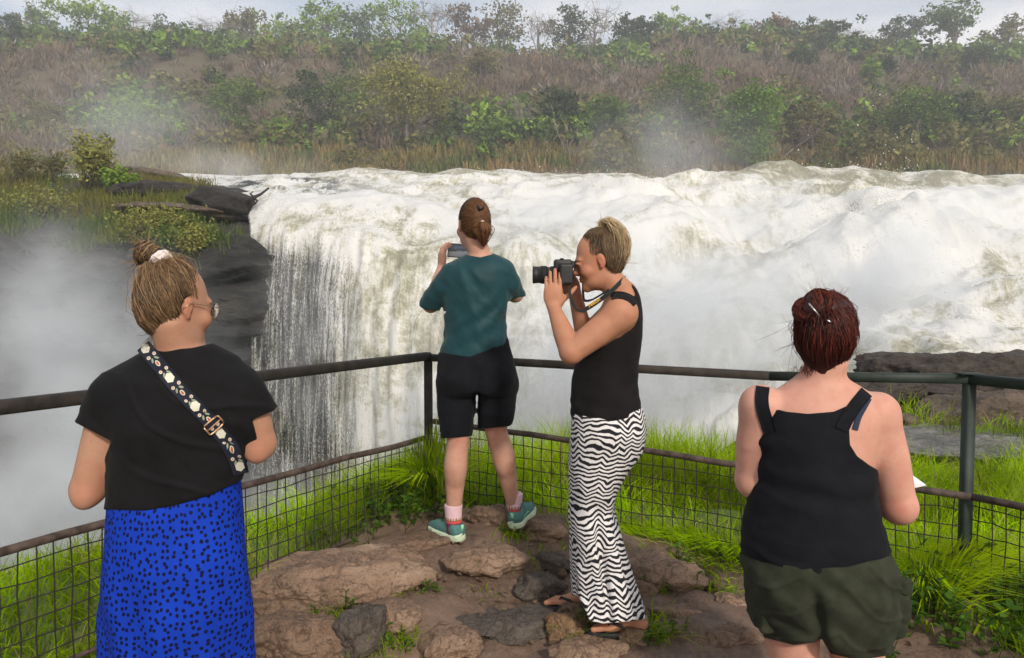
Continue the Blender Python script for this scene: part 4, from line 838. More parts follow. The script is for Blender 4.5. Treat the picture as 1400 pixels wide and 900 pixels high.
def snets(f, lo, hi, h):
    lo, hi = np.asarray(lo, float), np.asarray(hi, float); nb = np.ceil((hi - lo) / (8 * h)).astype(int); n3 = nb * 8
    ix = np.stack(np.meshgrid(*[np.arange(k) for k in nb], indexing='ij'), -1).reshape(-1, 3)
    d = f(lo + (ix * 8 + 3.5) * h); vals = np.repeat(np.repeat(np.repeat(d.reshape(nb).astype(np.float32), 8, 0), 8, 1), 8, 2)
    near = ix[np.abs(d) < 8 * h * 1.0 + .012] * 8
    o = np.stack(np.meshgrid(*[np.arange(8)] * 3, indexing='ij'), -1).reshape(-1, 3)
    def work(c):
        I = (near[c:c + 120, None] + o[None]).reshape(-1, 3); vals[I[:, 0], I[:, 1], I[:, 2]] = f(lo + I * h)
    with ThreadPoolExecutor(4) as ex: list(ex.map(work, range(0, len(near), 120)))
    s = vals < 0; c8 = [s[a:n3[0] - 1 + a, b:n3[1] - 1 + b, c:n3[2] - 1 + c] for a in (0, 1) for b in (0, 1) for c in (0, 1)]
    cnt = sum(c.astype(np.int8) for c in c8); act = np.argwhere((cnt > 0) & (cnt < 8)); vid = np.full(cnt.shape, -1, np.int32); vid[tuple(act.T)] = np.arange(len(act))
    acc, num = np.zeros((len(act), 3)), np.zeros(len(act)); cor = [(a, b, c) for a in (0, 1) for b in (0, 1) for c in (0, 1)]
    g = {c: vals[act[:, 0] + c[0], act[:, 1] + c[1], act[:, 2] + c[2]] for c in cor}
    for i, a in enumerate(cor):
        for b in cor[i + 1:]:
            if sum(x != y for x, y in zip(a, b)) != 1: continue
            va, vb = g[a], g[b]; x = (va < 0) != (vb < 0); t = np.where(x, va / np.where(va - vb == 0, 1, va - vb), 0)
            acc += np.where(x[:, None], np.array(a) + t[:, None] * (np.array(b) - np.array(a)), 0); num += x
    V = lo + (act + acc / np.maximum(num, 1)[:, None]) * h; F = []
    for ax in range(3):
        o1, o2 = (ax + 1) % 3, (ax + 2) % 3; sl = [slice(0, -1)] * 3; s2 = [slice(0, -1)] * 3; s2[ax] = slice(1, None)
        A, B_ = s[tuple(sl)], s[tuple(s2)]; E = np.argwhere(A != B_); E = E[(E[:, o1] > 0) & (E[:, o2] > 0) & (E.max(1) < 10 ** 9)]
        e1, e2 = np.eye(3, dtype=int)[o1], np.eye(3, dtype=int)[o2]
        Q = np.stack([vid[tuple((E - e1 - e2).T)], vid[tuple((E - e2).T)], vid[tuple(E.T)], vid[tuple((E - e1).T)]], -1)
        fl = A[tuple(E.T)]; Q = np.where(fl[:, None], Q, Q[:, ::-1]); F.append(Q[(Q >= 0).all(1)])
    for _ in range(2):
        e = h * .25; d0 = f(V); G_ = np.stack([f(V + np.eye(3)[i] * e) - d0 for i in range(3)], -1) / e
        st = d0[:, None] * G_ / ((G_ ** 2).sum(1) + 1e-6)[:, None]; ln = np.linalg.norm(st, axis=1, keepdims=True); V = V - st * np.minimum(1, .5 * h / (ln + 1e-9))
    return V, np.concatenate(F)
def surf(f, u, v, d0, d1):
    """where the sight line (u, v) meets the field f, and the outward normal there"""
    u, v = np.atleast_1d(u).astype(float), np.atleast_1d(v).astype(float); d = np.full(len(u), d0)
    for _ in range(60): d = np.minimum(d + np.clip(f(P(u, v, d)), -.02, .03) * .8, d1)
    p = P(u, v, d); e = 1e-3; g = np.stack([f(p + np.eye(3)[i] * e) - f(p - np.eye(3)[i] * e) for i in range(3)], -1); return p, g / np.linalg.norm(g, axis=1, keepdims=True)

def head_frame(yaw, down=0.0, roll=0.0):
    """rows: right, forward, up; yaw clockwise from straight away (+Y)"""
    return np.array((Matrix.Rotation(-yaw, 3, 'Z') @ Matrix.Rotation(-down, 3, 'X') @ Matrix.Rotation(roll, 3, 'Y')).transposed())
def add_head(B_, c, R, sc=.93, neck=None, fat=0.0):
    g = lambda q: np.asarray(q, float) * sc @ R + c; e = lambda q, r: ell(g(q), np.asarray(r) * sc, R)
    B_.u(e((0, -.012, .045), (.074, .094, .088)), .02); B_.u(e((0, .032, -.018), (.062 + fat, .066, .090)), .025); B_.u(e((0, .040, -.074), (.048 + fat, .050, .036)), .02)
    B_.u(ell(g((0, .082, -.092)), [.019 * sc] * 3), .02); B_.u(e((0, .080, .030), (.050, .017, .011)), .014)
    for s in (-1, 1):
        B_.u(e((s * .038, .066, -.025), (.026, .026, .024)), .018); B_.cut(ell(g((s * .031, .108, .011)), [.016 * sc] * 3), .010); B_.u(ell(g((s * .031, .082, .009)), [.0125 * sc] * 3), .003)
        B_.u(e((s * .073, -.006, .002), (.0085, .0165, .028)), .006); B_.cut(e((s * .083, .001, .003), (.0055, .009, .016)), .004); B_.u(e((s * .071, .001, -.024), (.007, .009, .009)), .005)
        B_.u(ell(g((s * .011, .101, -.026)), [.0085 * sc] * 3), .006)
    B_.u(cone(g((0, .094, .018)), g((0, .112, -.018)), .008 * sc, .0105 * sc), .008)
    B_.u(e((0, .0945, -.047), (.023, .010, .0055)), .004); B_.u(e((0, .0935, -.058), (.020, .011, .0065)), .004)
    return g
def add_hand(B_, W, F_, N_, side, curl=(.5, .6, .7, .8), thumb=(.6, .8), sc=.92, spread=.06, first=.35):
    """W wrist, F_ finger direction, N_ the way the palm faces, side the thumb's side (+1: F x N)"""
    F_ = np.asarray(F_, float) / np.linalg.norm(F_); N_ = np.asarray(N_, float); N_ = N_ - F_ * (N_ @ F_); N_ /= np.linalg.norm(N_); T = np.cross(F_, N_) * side
    g = lambda f, t, n_: W + (f * F_ + t * T + n_ * N_) * sc; Rm = np.stack([T, F_, N_])
    B_.u(ell(g(.048, 0, 0), np.array([.041, .055, .016]) * sc, Rm), .016); B_.u(ell(g(.030, .022, .008), np.array([.018, .03, .015]) * sc, Rm), .012)
    tips = []
    for i, (o, L, rr) in enumerate(((.029, .068, .0088), (.010, .077, .0092), (-.010, .071, .0088), (-.028, .055, .0076))):
        p = g(.086 - abs(o - .005) * .25, o, 0); a = curl[i] * first; sp = spread * (o / .029)
        B_.u(cone(g(.04, o * .8, 0), p, .010 * sc, rr * 1.08 * sc), .010)
        for j, fr in enumerate((.46, .31, .23)):
            dr = (F_ * math.cos(a) + N_ * math.sin(a)) + T * sp; dr /= np.linalg.norm(dr); p2 = p + dr * L * fr * sc
            B_.u(cone(p, p2, rr * sc * (1, .93, .86)[j], rr * sc * (.94, .87, .74)[j]), .0022); p = p2; a += curl[i] * (1.0, .8, 0)[j]
        tips.append(p)
    p = g(.022, .026, .006); d1 = F_ * math.cos(thumb[0]) + T * math.sin(thumb[0]) + N_ * .3 * thumb[1]; d1 /= np.linalg.norm(d1); p2 = p + d1 * .045 * sc; d2 = d1 + N_ * .5 * thumb[1] + F_ * .25; d2 /= np.linalg.norm(d2); p3 = p2 + d2 * .034 * sc; p4 = p3 + d2 * .024 * sc
    B_.u(cone(p, p2, .014 * sc, .0105 * sc), .010); B_.u(cone(p2, p3, .0105 * sc, .0095 * sc), .002); B_.u(cone(p3, p4, .0095 * sc, .0075 * sc), .002); tips.append(p4); return tips
def add_foot(B_, ank, yaw, sc=.92, toes=True, pitch=0.0):
    """bare foot: ankle point, heading of the toes (clockwise from +Y)"""
    R = np.array((Matrix.Rotation(-yaw, 3, 'Z') @ Matrix.Rotation(pitch, 3, 'X')).transposed()); g = lambda x, y, z: ank + np.array([x, y, z]) * sc @ R
    B_.u(ell(g(0, -.022, -.052), np.array([.030, .034, .028]) * sc, R), .02); B_.u(cone(g(0, 0, -.03), g(.0, .10, -.062), .034 * sc, .022 * sc), .02); B_.u(ell(g(.0, .115, -.064), np.array([.042, .045, .017]) * sc, R), .02)
    for i, (x, y, rr) in enumerate(((-.030, .178, .0125), (-.011, .176, .0085), (.006, .168, .008), (.021, .158, .0075), (.034, .146, .007))):
        B_.u(cone(g(x * .9, .135, -.064), g(x, y, -.068), .012 * sc, rr * sc), .004)
    return g, R

# ------------------------------------------------------------------ hair
def strands_mesh(Pt, r0, cols):
    k = Pt.shape[1]; R_ = r0[:, None] * np.interp(np.linspace(0, 1, k), [0, .15, .8, 1], [.7, 1, 1, .35])[None]; V, F = tubes(Pt, R_, 3); return V, F, np.repeat(cols[:len(Pt)], k * 3, 0)
SCALP_C, SCALP_R = np.array([0, -.019, .021]), np.array([.0790, .094, .117])
def scalp_ok(d, zmin=-.102):
    p = SCALP_C + d * SCALP_R; y, z = p[:, 1], p[:, 2]
    return (((y - .070) * .845 - (z - .10) * .535) < 0) & (z > zmin + .35 * np.maximum(y + .06, 0)) & ~((np.abs(p[:, 0]) > .055) & (y > -.022) & (z < .028))
def scalp_strands(c, R, sc, anchor, N, seed, k=6, lift=.004, wave=.0018, grow=1.0, taper=0.0, zmin=-.102):
    r = np.random.default_rng(seed); d = r.normal(size=(N * 5, 3)); d /= np.linalg.norm(d, axis=1, keepdims=True); d = d[scalp_ok(d, zmin)][:N]; N = len(d)
    a = (np.asarray(anchor) - SCALP_C) / SCALP_R; a = a / np.linalg.norm(a); a = a + r.normal(0, .10, (N, 3)); a /= np.linalg.norm(a, axis=1, keepdims=True)
    w = np.arccos(np.clip((d * a).sum(1), -.98, .999))[:, None]; t = np.linspace(0, 1, k)
    D = (np.sin((1 - t) * w) / np.sin(w))[..., None] * d[:, None] + (np.sin(t * w) / np.sin(w))[..., None] * a[:, None]
    lf = .001 + lift * r.uniform(0, 1, (N, 1)) ** 1.5 * np.sin(np.pi * t) ** .7 + lift * .5 * t
    p = SCALP_C + D * (SCALP_R * grow + lf[..., None]); ph = r.uniform(0, 6.28, (N, 1)); p = p + (np.sin(t * 7 + ph) * wave)[..., None] * r.normal(size=(N, 1, 3))
    if taper: p[..., :2] *= (1 - taper * np.clip(-p[..., 2:] / .10, 0, 1) ** 1.3)
    return p * sc @ R + c
def hair_cols(N, lo, hi, seed, pw=1.5):
    r = np.random.default_rng(seed); g = r.uniform(0, 1, (N, 1)) ** pw; return (np.array(lo) * (1 - g) + np.array(hi) * g) * r.uniform(.75, 1.2, (N, 1))
def loops(c, axis_, N, rad, thick, seed, k=8, flat=.6, arc=(2.5, 5.5)):
    r = np.random.default_rng(seed); a = np.asarray(axis_, float); a /= np.linalg.norm(a); b1 = np.cross(a, [.3, .2, .9]); b1 /= np.linalg.norm(b1); b2 = np.cross(a, b1)
    th = r.uniform(0, 6.28, (N, 1)) + np.linspace(0, 1, k)[None] * r.uniform(*arc, (N, 1)) * r.choice([-1, 1], (N, 1), p=[.2, .8]); mi = r.uniform(0, 6.28, (N, 1)) + np.linspace(0, 1, k) * r.normal(.8, .7, (N, 1)); mr = thick * np.sqrt(r.uniform(.25, 1, (N, 1)))
    rr = rad + mr * np.cos(mi); hh = mr * np.sin(mi) * (1 / flat) * .8
    return c + (rr * np.cos(th))[..., None] * b1 + (rr * np.sin(th))[..., None] * b2 + hh[..., None] * a
def wisps(p0, dirs, N, L, seed, k=6, curl=.35):
    r = np.random.default_rng(seed); t = np.linspace(0, 1, k); d = np.asarray(dirs)[r.integers(0, len(dirs), N)] + r.normal(0, .3, (N, 3)); d /= np.linalg.norm(d, axis=1, keepdims=True)
    s = np.asarray(p0)[r.integers(0, len(p0), N)] + r.normal(0, .004, (N, 3)); e = r.normal(0, 1, (N, 3)); Lr = L * r.uniform(.3, 1, (N, 1)); return s[:, None] + d[:, None] * (Lr * t)[..., None] + e[:, None] * (Lr * curl * t ** 2)[..., None]
def hair_mat(name):
    m, n, l, b = new_mat(name); l.new(attr(n, 'tint').outputs['Color'], b.inputs['Base Color']); b.inputs['Roughness'].default_value = .45; b.inputs['Specular IOR Level'].default_value = .22; return m
M_HAIR = hair_mat('hair')
def cap_field(c, R, sc):
    g = lambda q: np.asarray(q, float) * sc @ R + c
    f = S(ell(g(SCALP_C), (SCALP_R - .003) * sc, R)); nn = np.array([0, .845, -.535]) @ R; f.keep(half(nn, g((0, .064, .10))), .01); f.keep(half(np.array([0, .25, -1]) @ R, g((0, -.06, -.090))), .02)
    for s in (-1, 1): f.cut(ell(g((s * .085, .008, -.012)), np.array([.03, .034, .042]) * sc, R), .01)
    return f
def make_hair(parent, c, R, sc, sets, base, seed, extra=None):
    """sets: list of (strands, radius, colours)"""
    f = cap_field(c, R, sc)
    if extra is not None: f.u(extra, .02)
    lo = c - .17; hi = c + .2; V, F = snets(f, lo, hi, .005)
    M = MB(); M.add(V, F, col=np.array(base))
    for St, rad, cc in sets:
        v, f_, c_ = strands_mesh(St, np.full(len(St), rad), cc); M.add(v, f_, c_)
    return M.build('hair', M_HAIR, parent)

# ------------------------------------------------------------------ skin and cloth materials
def skin_mat(name, a, b_, red=(.36, .13, .085)):
    m, n, l, b = new_mat(name); v = coords(n, l)
    c = ramp(n, l, noise(n, l, v, 9, 5, .6), [(.3, a), (.7, b_)]); c = mixc(n, l, ramp(n, l, noise(n, l, v, 26, 3), [(.45, (0, 0, 0)), (.8, (.45,) * 3)]), c, red); c = mixc(n, l, ramp(n, l, noise(n, l, v, 130, 3, .7), [(.60, (0, 0, 0)), (.74, (.5,) * 3)]), c, tuple(.55 * q for q in a))
    c = mixc(n, l, 1.0, c, attr(n, 'tint').outputs['Color'], 'MULTIPLY')
    l.new(c, b.inputs['Base Color']); b.inputs['Roughness'].default_value = .58; b.inputs['Specular IOR Level'].default_value = .30
    b.inputs['Subsurface Weight'].default_value = .18; b.inputs['Subsurface Radius'].default_value = (.012, .005, .003); b.inputs['Subsurface Scale'].default_value = 1
    bump(n, l, b, noise(n, l, v, 240, 4), .15, .002); return m
def cloth(name, a, b_, rough=.85, weave=900, scale=14, sheen=.02):
    m, n, l, b = new_mat(name); v = coords(n, l); l.new(ramp(n, l, noise(n, l, v, scale, 4), [(.3, a), (.7, b_)]), b.inputs['Base Color']); b.inputs['Roughness'].default_value = rough; b.inputs['Specular IOR Level'].default_value = .14; b.inputs['Sheen Weight'].default_value = sheen; b.inputs['Sheen Roughness'].default_value = .5
    h = bump(n, l, b, noise(n, l, v, weave, 2), .25, .001); bump(n, l, b, noise(n, l, coords(n, l, (1, 1, .5)), 24, 4, .6), .22, .012, h); return m
def skin_body(parent, f, lo, hi, h, mat, tint=None):
    V, F = snets(f, lo, hi, h); c = np.ones((len(V), 3))
    if tint: c = tint(V, c)
    return build('body', V, F, mat, parent, cols=c)
def cloth_part(parent, name, f, lo, hi, h, mat, **k):
    V, F = snets(f, lo, hi, h); return build(name, V, F, mat, parent, **k)
def face_tint(g, sc, extra=()):
    def t(V, c):
        for q, r_, col in [((0, .098, -.053), .020, (.85, .55, .55)), ((.045, .07, -.025), .03, (1, .86, .82)), ((-.045, .07, -.025), .03, (1, .86, .82)), ((.078, -.004, 0), .035, (1, .80, .74)), ((-.078, -.004, 0), .035, (1, .80, .74)), ((0, .112, -.018), .018, (1, .86, .82)), *extra]:
            w = np.exp(-(np.linalg.norm(V - g(q), axis=1) / (r_ * sc)) ** 2)[:, None]; c = c * (1 - w + w * np.array(col))
        return c
    return t
wr = lambda amp, fx, fz, seed, sh=0.0: (lambda p: amp * fbm(np.stack([p[:, 0] * fx + p[:, 2] * sh, p[:, 1] * fx, p[:, 2] * fz], -1), 3, seed))
M_SKIN1 = skin_mat('skin', (.36, .195, .125), (.43, .24, .16)); M_SKIN2 = skin_mat('skin', (.42, .225, .16), (.49, .275, .20)); M_SKIN3 = skin_mat('skin', (.37, .17, .098), (.44, .215, .13)); M_SKIN4 = skin_mat('skin', (.48, .245, .18), (.56, .305, .23), (.46, .16, .12))
M_BLACK = cloth('black_jersey', (.0045, .0045, .005), (.008, .008, .009)); M_TANK = cloth('black_ribbed_jersey', (.006, .005, .0055), (.010, .009, .0095)); M_NAVY = cloth('black_navy_jersey', (.0035, .004, .006), (.0065, .007, .010))

# ================================================================== 1: woman in the blue dotted skirt
f1 = Fig(1.92); J = f1.J; base1 = np.array([J(240, 690)[0], 1.92, float(gz(J(240, 690)[0], 1.92))])
p1 = thing('person', 'woman in a black tee and blue dotted skirt with hair in a messy bun', 'person', base1)
T1 = [(470, 214, 282, .055, .02), (480, 196, 302, .075, .02), (494, 166, 324, .09, .02), (512, 142, 340, .105, .01), (535, 134, 346, .112, .01), (575, 144, 341, .118), (620, 150, 338, .115), (660, 149, 334, .118), (705, 147, 334, .124), (760, 156, 326, .12), (900, 170, 318, .11)]
hc1 = J(239, 421, .0); R1 = head_frame(math.radians(35), math.radians(9)); sc1 = .89
b1 = S(f1.loft(T1, -.012)); b1.u(cone(hc1 + np.array([.0, -.03, -.04]), J(246, 488, .01), .046, .054), .03)
for s, sh, el, wrp in ((-1, J(156, 548), J(121, 668, -.02), J(150, 610, .20)), (1, J(334, 540), J(354, 606, .02), J(330, 560, .24))):
    b1.u(cone(sh, el, .055, .043), .03); b1.u(cone(el, wrp, .043, .029), .010); b1.u(ell(el + (0, -.022, -.022), (.022, .022, .024)), .025); add_hand(b1, wrp, (J(240, 560, .3) - wrp), (0, -.3, 1), s)
for s in (-1, 1): b1.u(chain([J(240 + s * 42, 740), J(240 + s * 40, 960, .0), J(240 + s * 42, 1000), J(240 + s * 40, 1185)], [.085, .06, .055, .036]), .02); add_foot(b1, np.array([J(240 + s * 40, 1185)[0], 1.92, base1[2] + .085]), .1)
g1 = add_head(b1, hc1, R1, sc1)
ELB = lambda pts, ft: (lambda V, c: (lambda c_: c_ * np.prod([1 - np.exp(-(np.linalg.norm(V - q, axis=1) / .04) ** 2)[:, None] * np.array([.08, .24, .26]) for q in pts], 0))(ft(V, c)))
skin_body(p1, b1, base1 + (-.42, -.28, -.02), base1 + (.42, .52, 1.72), .0066, M_SKIN1, ELB([J(119, 672, -.06), J(354, 612, -.03)], face_tint(g1, sc1)))
tee = S(f1.loft(T1, .006)); wz = wr(.0035, 9, 16, 1, 5)
for s, sh, el in ((-1, J(160, 548), J(130, 596, -.01)), (1, J(328, 540), J(349, 572, .01))): tee.u(cone(sh, el, .066, .061), .045)
tee.warp(wz).warp(lambda p: -.006 * np.clip(1 - np.abs(np.sin(p[:, 2] * 21 + p[:, 0] * 13 + 2.2 * vnoise(p * 5, 6))) * 3, 0, 1) * np.clip(vnoise(p * 4, 12) * 2, 0, 1)).warp(lambda p: .004 * np.sin(p[:, 2] * 46 + p[:, 0] * 12 + 2 * vnoise(p * 7, 3)) * np.clip((1.15 - p[:, 2]) * 6, 0, 1))
tee.keep(f1.poly([(205, 470), (228, 478), (262, 476), (288, 470), (340, 470), (420, 520), (373, 562), (345, 574), (352, 600), (331, 656), (290, 676), (240, 692), (195, 699), (140, 697), (138, 640), (152, 603), (103, 578), (60, 540), (120, 480)]), .004)
cloth_part(p1, 't_shirt', tee, base1 + (-.36, -.24, .9), base1 + (.36, .24, 1.6), .0064, M_BLACK)
SK = [(640, 156, 330, .112), (670, 150, 333, .122), (700, 147, 336, .132, -.005), (760, 144, 343, .148, -.012), (830, 142, 347, .152, -.008), (900, 141, 349, .155), (1000, 139, 352, .165), (1180, 134, 360, .18)]
sk = S(f1.loft(SK, 0, 2.1)); sk.warp(lambda p: .009 * np.sin(np.arctan2(p[:, 1] - 1.92, p[:, 0] - base1[0]) * 9 + 3 * vnoise(p * 3, 5)) * np.clip((1.0 - p[:, 2]) * 2, 0, 1)).warp(wr(.005, 7, 5, 9, 3))
m, n, l, b = new_mat('blue_dotted_cloth'); v = coords(n, l); vo = n.new('ShaderNodeTexVoronoi'); vo.voronoi_dimensions = '2D'; vo.inputs['Scale'].default_value = 58; vo.inputs['Randomness'].default_value = .72; cb = n.new('ShaderNodeCombineXYZ'); l.new(attr(n, 'around').outputs['Fac'], cb.inputs[0]); l.new(attr(n, 'upward').outputs['Fac'], cb.inputs[1]); l.new(cb.outputs[0], vo.inputs['Vector'])
wob = mathn(n, l, 'ADD', vo.outputs['Distance'], mathn(n, l, 'MULTIPLY', mathn(n, l, 'SUBTRACT', noise(n, l, v, 120, 2), .5), .30))
l.new(mixc(n, l, ramp(n, l, wob, [(.24, (1, 1, 1)), (.31, (0, 0, 0))]), ramp(n, l, noise(n, l, v, 6, 3), [(.3, (.0025, .026, .30)), (.7, (.004, .038, .40))]), (.002, .004, .03)), b.inputs['Base Color']); b.inputs['Roughness'].default_value = .8; b.inputs['Specular IOR Level'].default_value = .15
h = bump(n, l, b, noise(n, l, coords(n, l, (1, 1, .35)), 16, 4), .4, .02); bump(n, l, b, noise(n, l, v, 700, 2), .2, .001, h)
V, F = snets(sk, base1 + (-.36, -.26, .02), base1 + (.4, .26, 1.2), .0085); build('skirt', V, F, m, p1, attrs=dict(around=np.arctan2(V[:, 0] - base1[0], -(V[:, 1] - 1.92)) * .185, upward=V[:, 2]))
# hair, bun, scrunchie
an1 = np.array([-.028, -.072, .125]); bunc = J(201, 346, -.01); top1 = J(222, 360, .01)
s1_ = scalp_strands(hc1, R1, sc1, an1, 4600, 1)
H1 = [(s1_, .00075, hair_cols(len(s1_), (.042, .024, .013), (.27, .165, .085), 2, 1.7)),
      (loops(bunc, J(178, 330) - J(222, 362), 420, .017, .017, 3), .0011, hair_cols(420, (.09, .05, .026), (.40, .27, .14), 4)), (loops(bunc + (-.004, 0, .004), J(178, 330, .1) - J(222, 362), 200, .008, .020, 5), .0011, hair_cols(200, (.08, .05, .026), (.40, .27, .14), 6)),
      (wisps([J(192, 358), J(198, 350), J(200, 335)], [J(170, 368) - J(200, 350), J(180, 330) - J(200, 345)], 90, .055, 7), .0009, hair_cols(90, (.16, .10, .05), (.42, .29, .16), 8)),
      (wisps([J(210, 452, -.02), J(216, 456, -.02), J(222, 456, -.03)], [(0, 0, -1), (-.35, 0, -1)], 46, .06, 9), .0007, hair_cols(46, (.08, .045, .02), (.25, .15, .07), 10)), (scalp_strands(hc1, R1, sc1, an1, 140, 11, lift=.018, wave=.005), .0006, hair_cols(140, (.15, .09, .05), (.40, .28, .15), 12)[:len(scalp_strands(hc1, R1, sc1, an1, 140, 11, lift=.018, wave=.005))])]
hair1 = make_hair(p1, hc1, R1, sc1, H1, (.030, .017, .010), 1, S(ell(bunc, (.031, .03, .031))))
M_SCR = cloth('pale_satin', (.55, .46, .43), (.72, .64, .62), .5, sheen=.4); q = loops(J(220, 356, -.02), J(196, 332, .02) - J(226, 362), 60, .0200, .0080, 21, arc=(3, 6.3)); V, F = tubes(q, .0042, 5)
build('scrunchie', V, F, M_SCR, hair1)
# glasses
gm = simple('thin_gold_frame', (.35, .25, .14), (.45, .33, .2), metal=.8, rough=.3, bstr=0); bm = MB()
for s in (-1, 1):
    a = np.linspace(0, 2 * np.pi, 25); ring = np.stack([s * .034 + .026 * np.cos(a), .113 - .012 * np.abs(s * .034 + .026 * np.cos(a)) / .06, .004 + .025 * np.sin(a)], -1); bm.add(*tube(np.array([g1(t) for t in ring]), .0011, 5)); bm.add(*tube([g1((s * .060, .106, .014)), g1((s * .074, .06, .016)), g1((s * .081, .0, .014)), g1((s * .079, -.022, -.004))], .0013, 5))
bm.add(*tube([g1((-.008, .116, .008)), g1((0, .119, .011)), g1((.008, .116, .008))], .001, 5)); gl1 = bm.build('eyeglasses', gm, p1)
M_LENS, n, l, b = new_mat('lens'); b.inputs['Base Color'].default_value = (.9, .92, .95, 1); b.inputs['Transmission Weight'].default_value = 1; b.inputs['Roughness'].default_value = .02; b.inputs['IOR'].default_value = 1.1
for s in (-1, 1):
    a = np.linspace(0, 2 * np.pi, 25)[:-1]; V = np.array([g1((s * .034 + .025 * r_ * np.cos(t), y_ - .012 * abs(s * .034 + .025 * r_ * math.cos(t)) / .06, .004 + .024 * r_ * np.sin(t))) for y_ in (.1125, .1135) for r_ in (1,) for t in a]); k = 24; j = np.arange(k); j2 = (j + 1) % k
    V = np.vstack([V, V[:k].mean(0), V[k:].mean(0)]); build('lens', V, [np.stack([j, j2, j2 + k, j + k], -1), np.vstack([np.stack([j2, j, 0 * j + 2 * k], -1), np.stack([j + k, j2 + k, 0 * j + 2 * k + 1], -1)])], M_LENS, gl1)
# patterned bag strap across the back
def ribbon(f, ctr, width_m, d0, d1, lift, thick, mat, name, parent, fig, k=40):
    ctr = np.array(ctr, float); t = np.linspace(0, len(ctr) - 1, k); c = np.stack([np.interp(t, np.arange(len(ctr)), ctr[:, i]) for i in (0, 1)], 1); kk = np.ones(5) / 5; c[2:-2] = np.stack([np.convolve(c[:, i], kk, 'valid') for i in (0, 1)], 1)
    tg = np.gradient(c, axis=0); tg /= np.linalg.norm(tg, axis=1, keepdims=True); nr = np.stack([-tg[:, 1], tg[:, 0]], 1); wp = width_m / fig.m / 2
    rows = []
    for o in (-1, -.5, 0, .5, 1): p, nn = surf(f, c[:, 0] + nr[:, 0] * wp * o, c[:, 1] + nr[:, 1] * wp * o, d0, d1); rows.append(p + nn * lift)
    A = np.stack(rows, 1); nn = surf(f, c[:, 0], c[:, 1], d0, d1)[1][:, None]; V = np.concatenate([A.reshape(-1, 3), (A + nn * thick).reshape(-1, 3)]); F = grid_faces(k, 5); o = k * 5; ed = []
    for i in range(k - 1):
        for a, b_ in ((i * 5, i * 5 + 5), (i * 5 + 9, i * 5 + 4)): ed.append([a, b_, b_ + o, a + o])
    return build(name, V, [np.vstack([F[:, ::-1], F + o, ed])], mat, parent), c, tg
M_STRAP = cloth('dark_woven_strap', (.010, .012, .022), (.020, .022, .036))
st1, cl1, tg1 = ribbon(tee, [(196, 474), (212, 492), (238, 524), (266, 554), (290, 578), (312, 606), (325, 634), (328, 648)], .040, 1.6, 2.0, .002, .002, M_STRAP, 'bag_strap', p1, f1, 60)
fl = MB()
def flat_shape(u, v, rad, sides, col, ang=0, asp=1.0, lift=.0052, lob=0.0):
    a = np.linspace(0, 2 * np.pi, sides + 1)[:-1]; rr = rad * (1 + lob * np.cos(a * 6)); x, y = rr * np.cos(a), rr * np.sin(a) * asp; X = x * math.cos(ang) - y * math.sin(ang); Y = x * math.sin(ang) + y * math.cos(ang)
    p, nn = surf(tee, np.append(u + X, u), np.append(v + Y, v), 1.6, 2.0); p = p + nn * lift; k = sides; j = np.arange(k); fl.add(p, np.stack([(j + 1) % k, j, 0 * j + k], -1), col)
WH, PK, GRN, RD = (.62, .60, .50), (.55, .26, .20), (.26, .30, .22), (.42, .12, .07)
cum = np.concatenate([[0], np.cumsum(np.linalg.norm(np.diff(cl1, axis=0), axis=1))])
def at_s(s_): return np.array([np.interp(s_, cum, cl1[:, i]) for i in (0, 1)]), np.array([np.interp(s_, cum, tg1[:, i]) for i in (0, 1)])
s_ = 6.0
while s_ < cum[-1] - 6:
    for o, dx in ((0, 0), (13, -5.0), (13, 5.0), (26, 0), (38, -5), (38, 5)):
        if s_ + o > cum[-1] - 3: continue
        c_, t_ = at_s(s_ + o); nr = np.array([-t_[1], t_[0]]); c_ = c_ + nr * dx; an = math.atan2(t_[1], t_[0])
        if o == 0: flat_shape(*c_, 6.6, 18, WH, an, .92, lob=.10)
        elif o == 26: flat_shape(*c_, 4.6, 10, WH, an, .6); flat_shape(*c_, 3.3, 10, RD, an, .5, .0058)
        else: flat_shape(*c_, 2.5, 8, WH); flat_shape(*c_, 1.5, 8, PK, 0, 1, .0058); flat_shape(*(c_ + t_ * 6 - nr * dx * .25), 3.6, 8, GRN, an + dx * .12, .42)
    s_ += 51
fl.build('floral_print', cloth('embroidery', (1, 1, 1), (1, 1, 1)) if False else leaf_mat('embroidery', 0, .8), st1)
bk = MB(); ctr_b, tb = at_s(np.interp(292, cl1[:, 0], cum)); nb_ = np.array([-tb[1], tb[0]])
cs = [ctr_b + nb_ * a + tb * b_ for a, b_ in ((-13, -7), (13, -7), (13, 7), (-13, 7), (-13, -7))]; q = []
for a, b_ in zip(cs, cs[1:]): q += [a + (b_ - a) * t for t in (.1, .35, .65, .9)]
q.append(q[0]); q = np.array(q); p, nn = surf(tee, q[:, 0], q[:, 1], 1.6, 2.0); bk.add(*tube(p + nn * .008, .0024, 8)); q = np.array([ctr_b + nb_ * a for a in np.linspace(-12, 12, 6)]); p, nn = surf(tee, q[:, 0], q[:, 1], 1.6, 2.0); bk.add(*tube(p + nn * .007, .0018, 6))
bk.build('buckle', simple('rose_gold_buckle', (.55, .33, .20), (.66, .42, .27), metal=1, rough=.28, bstr=0), st1)

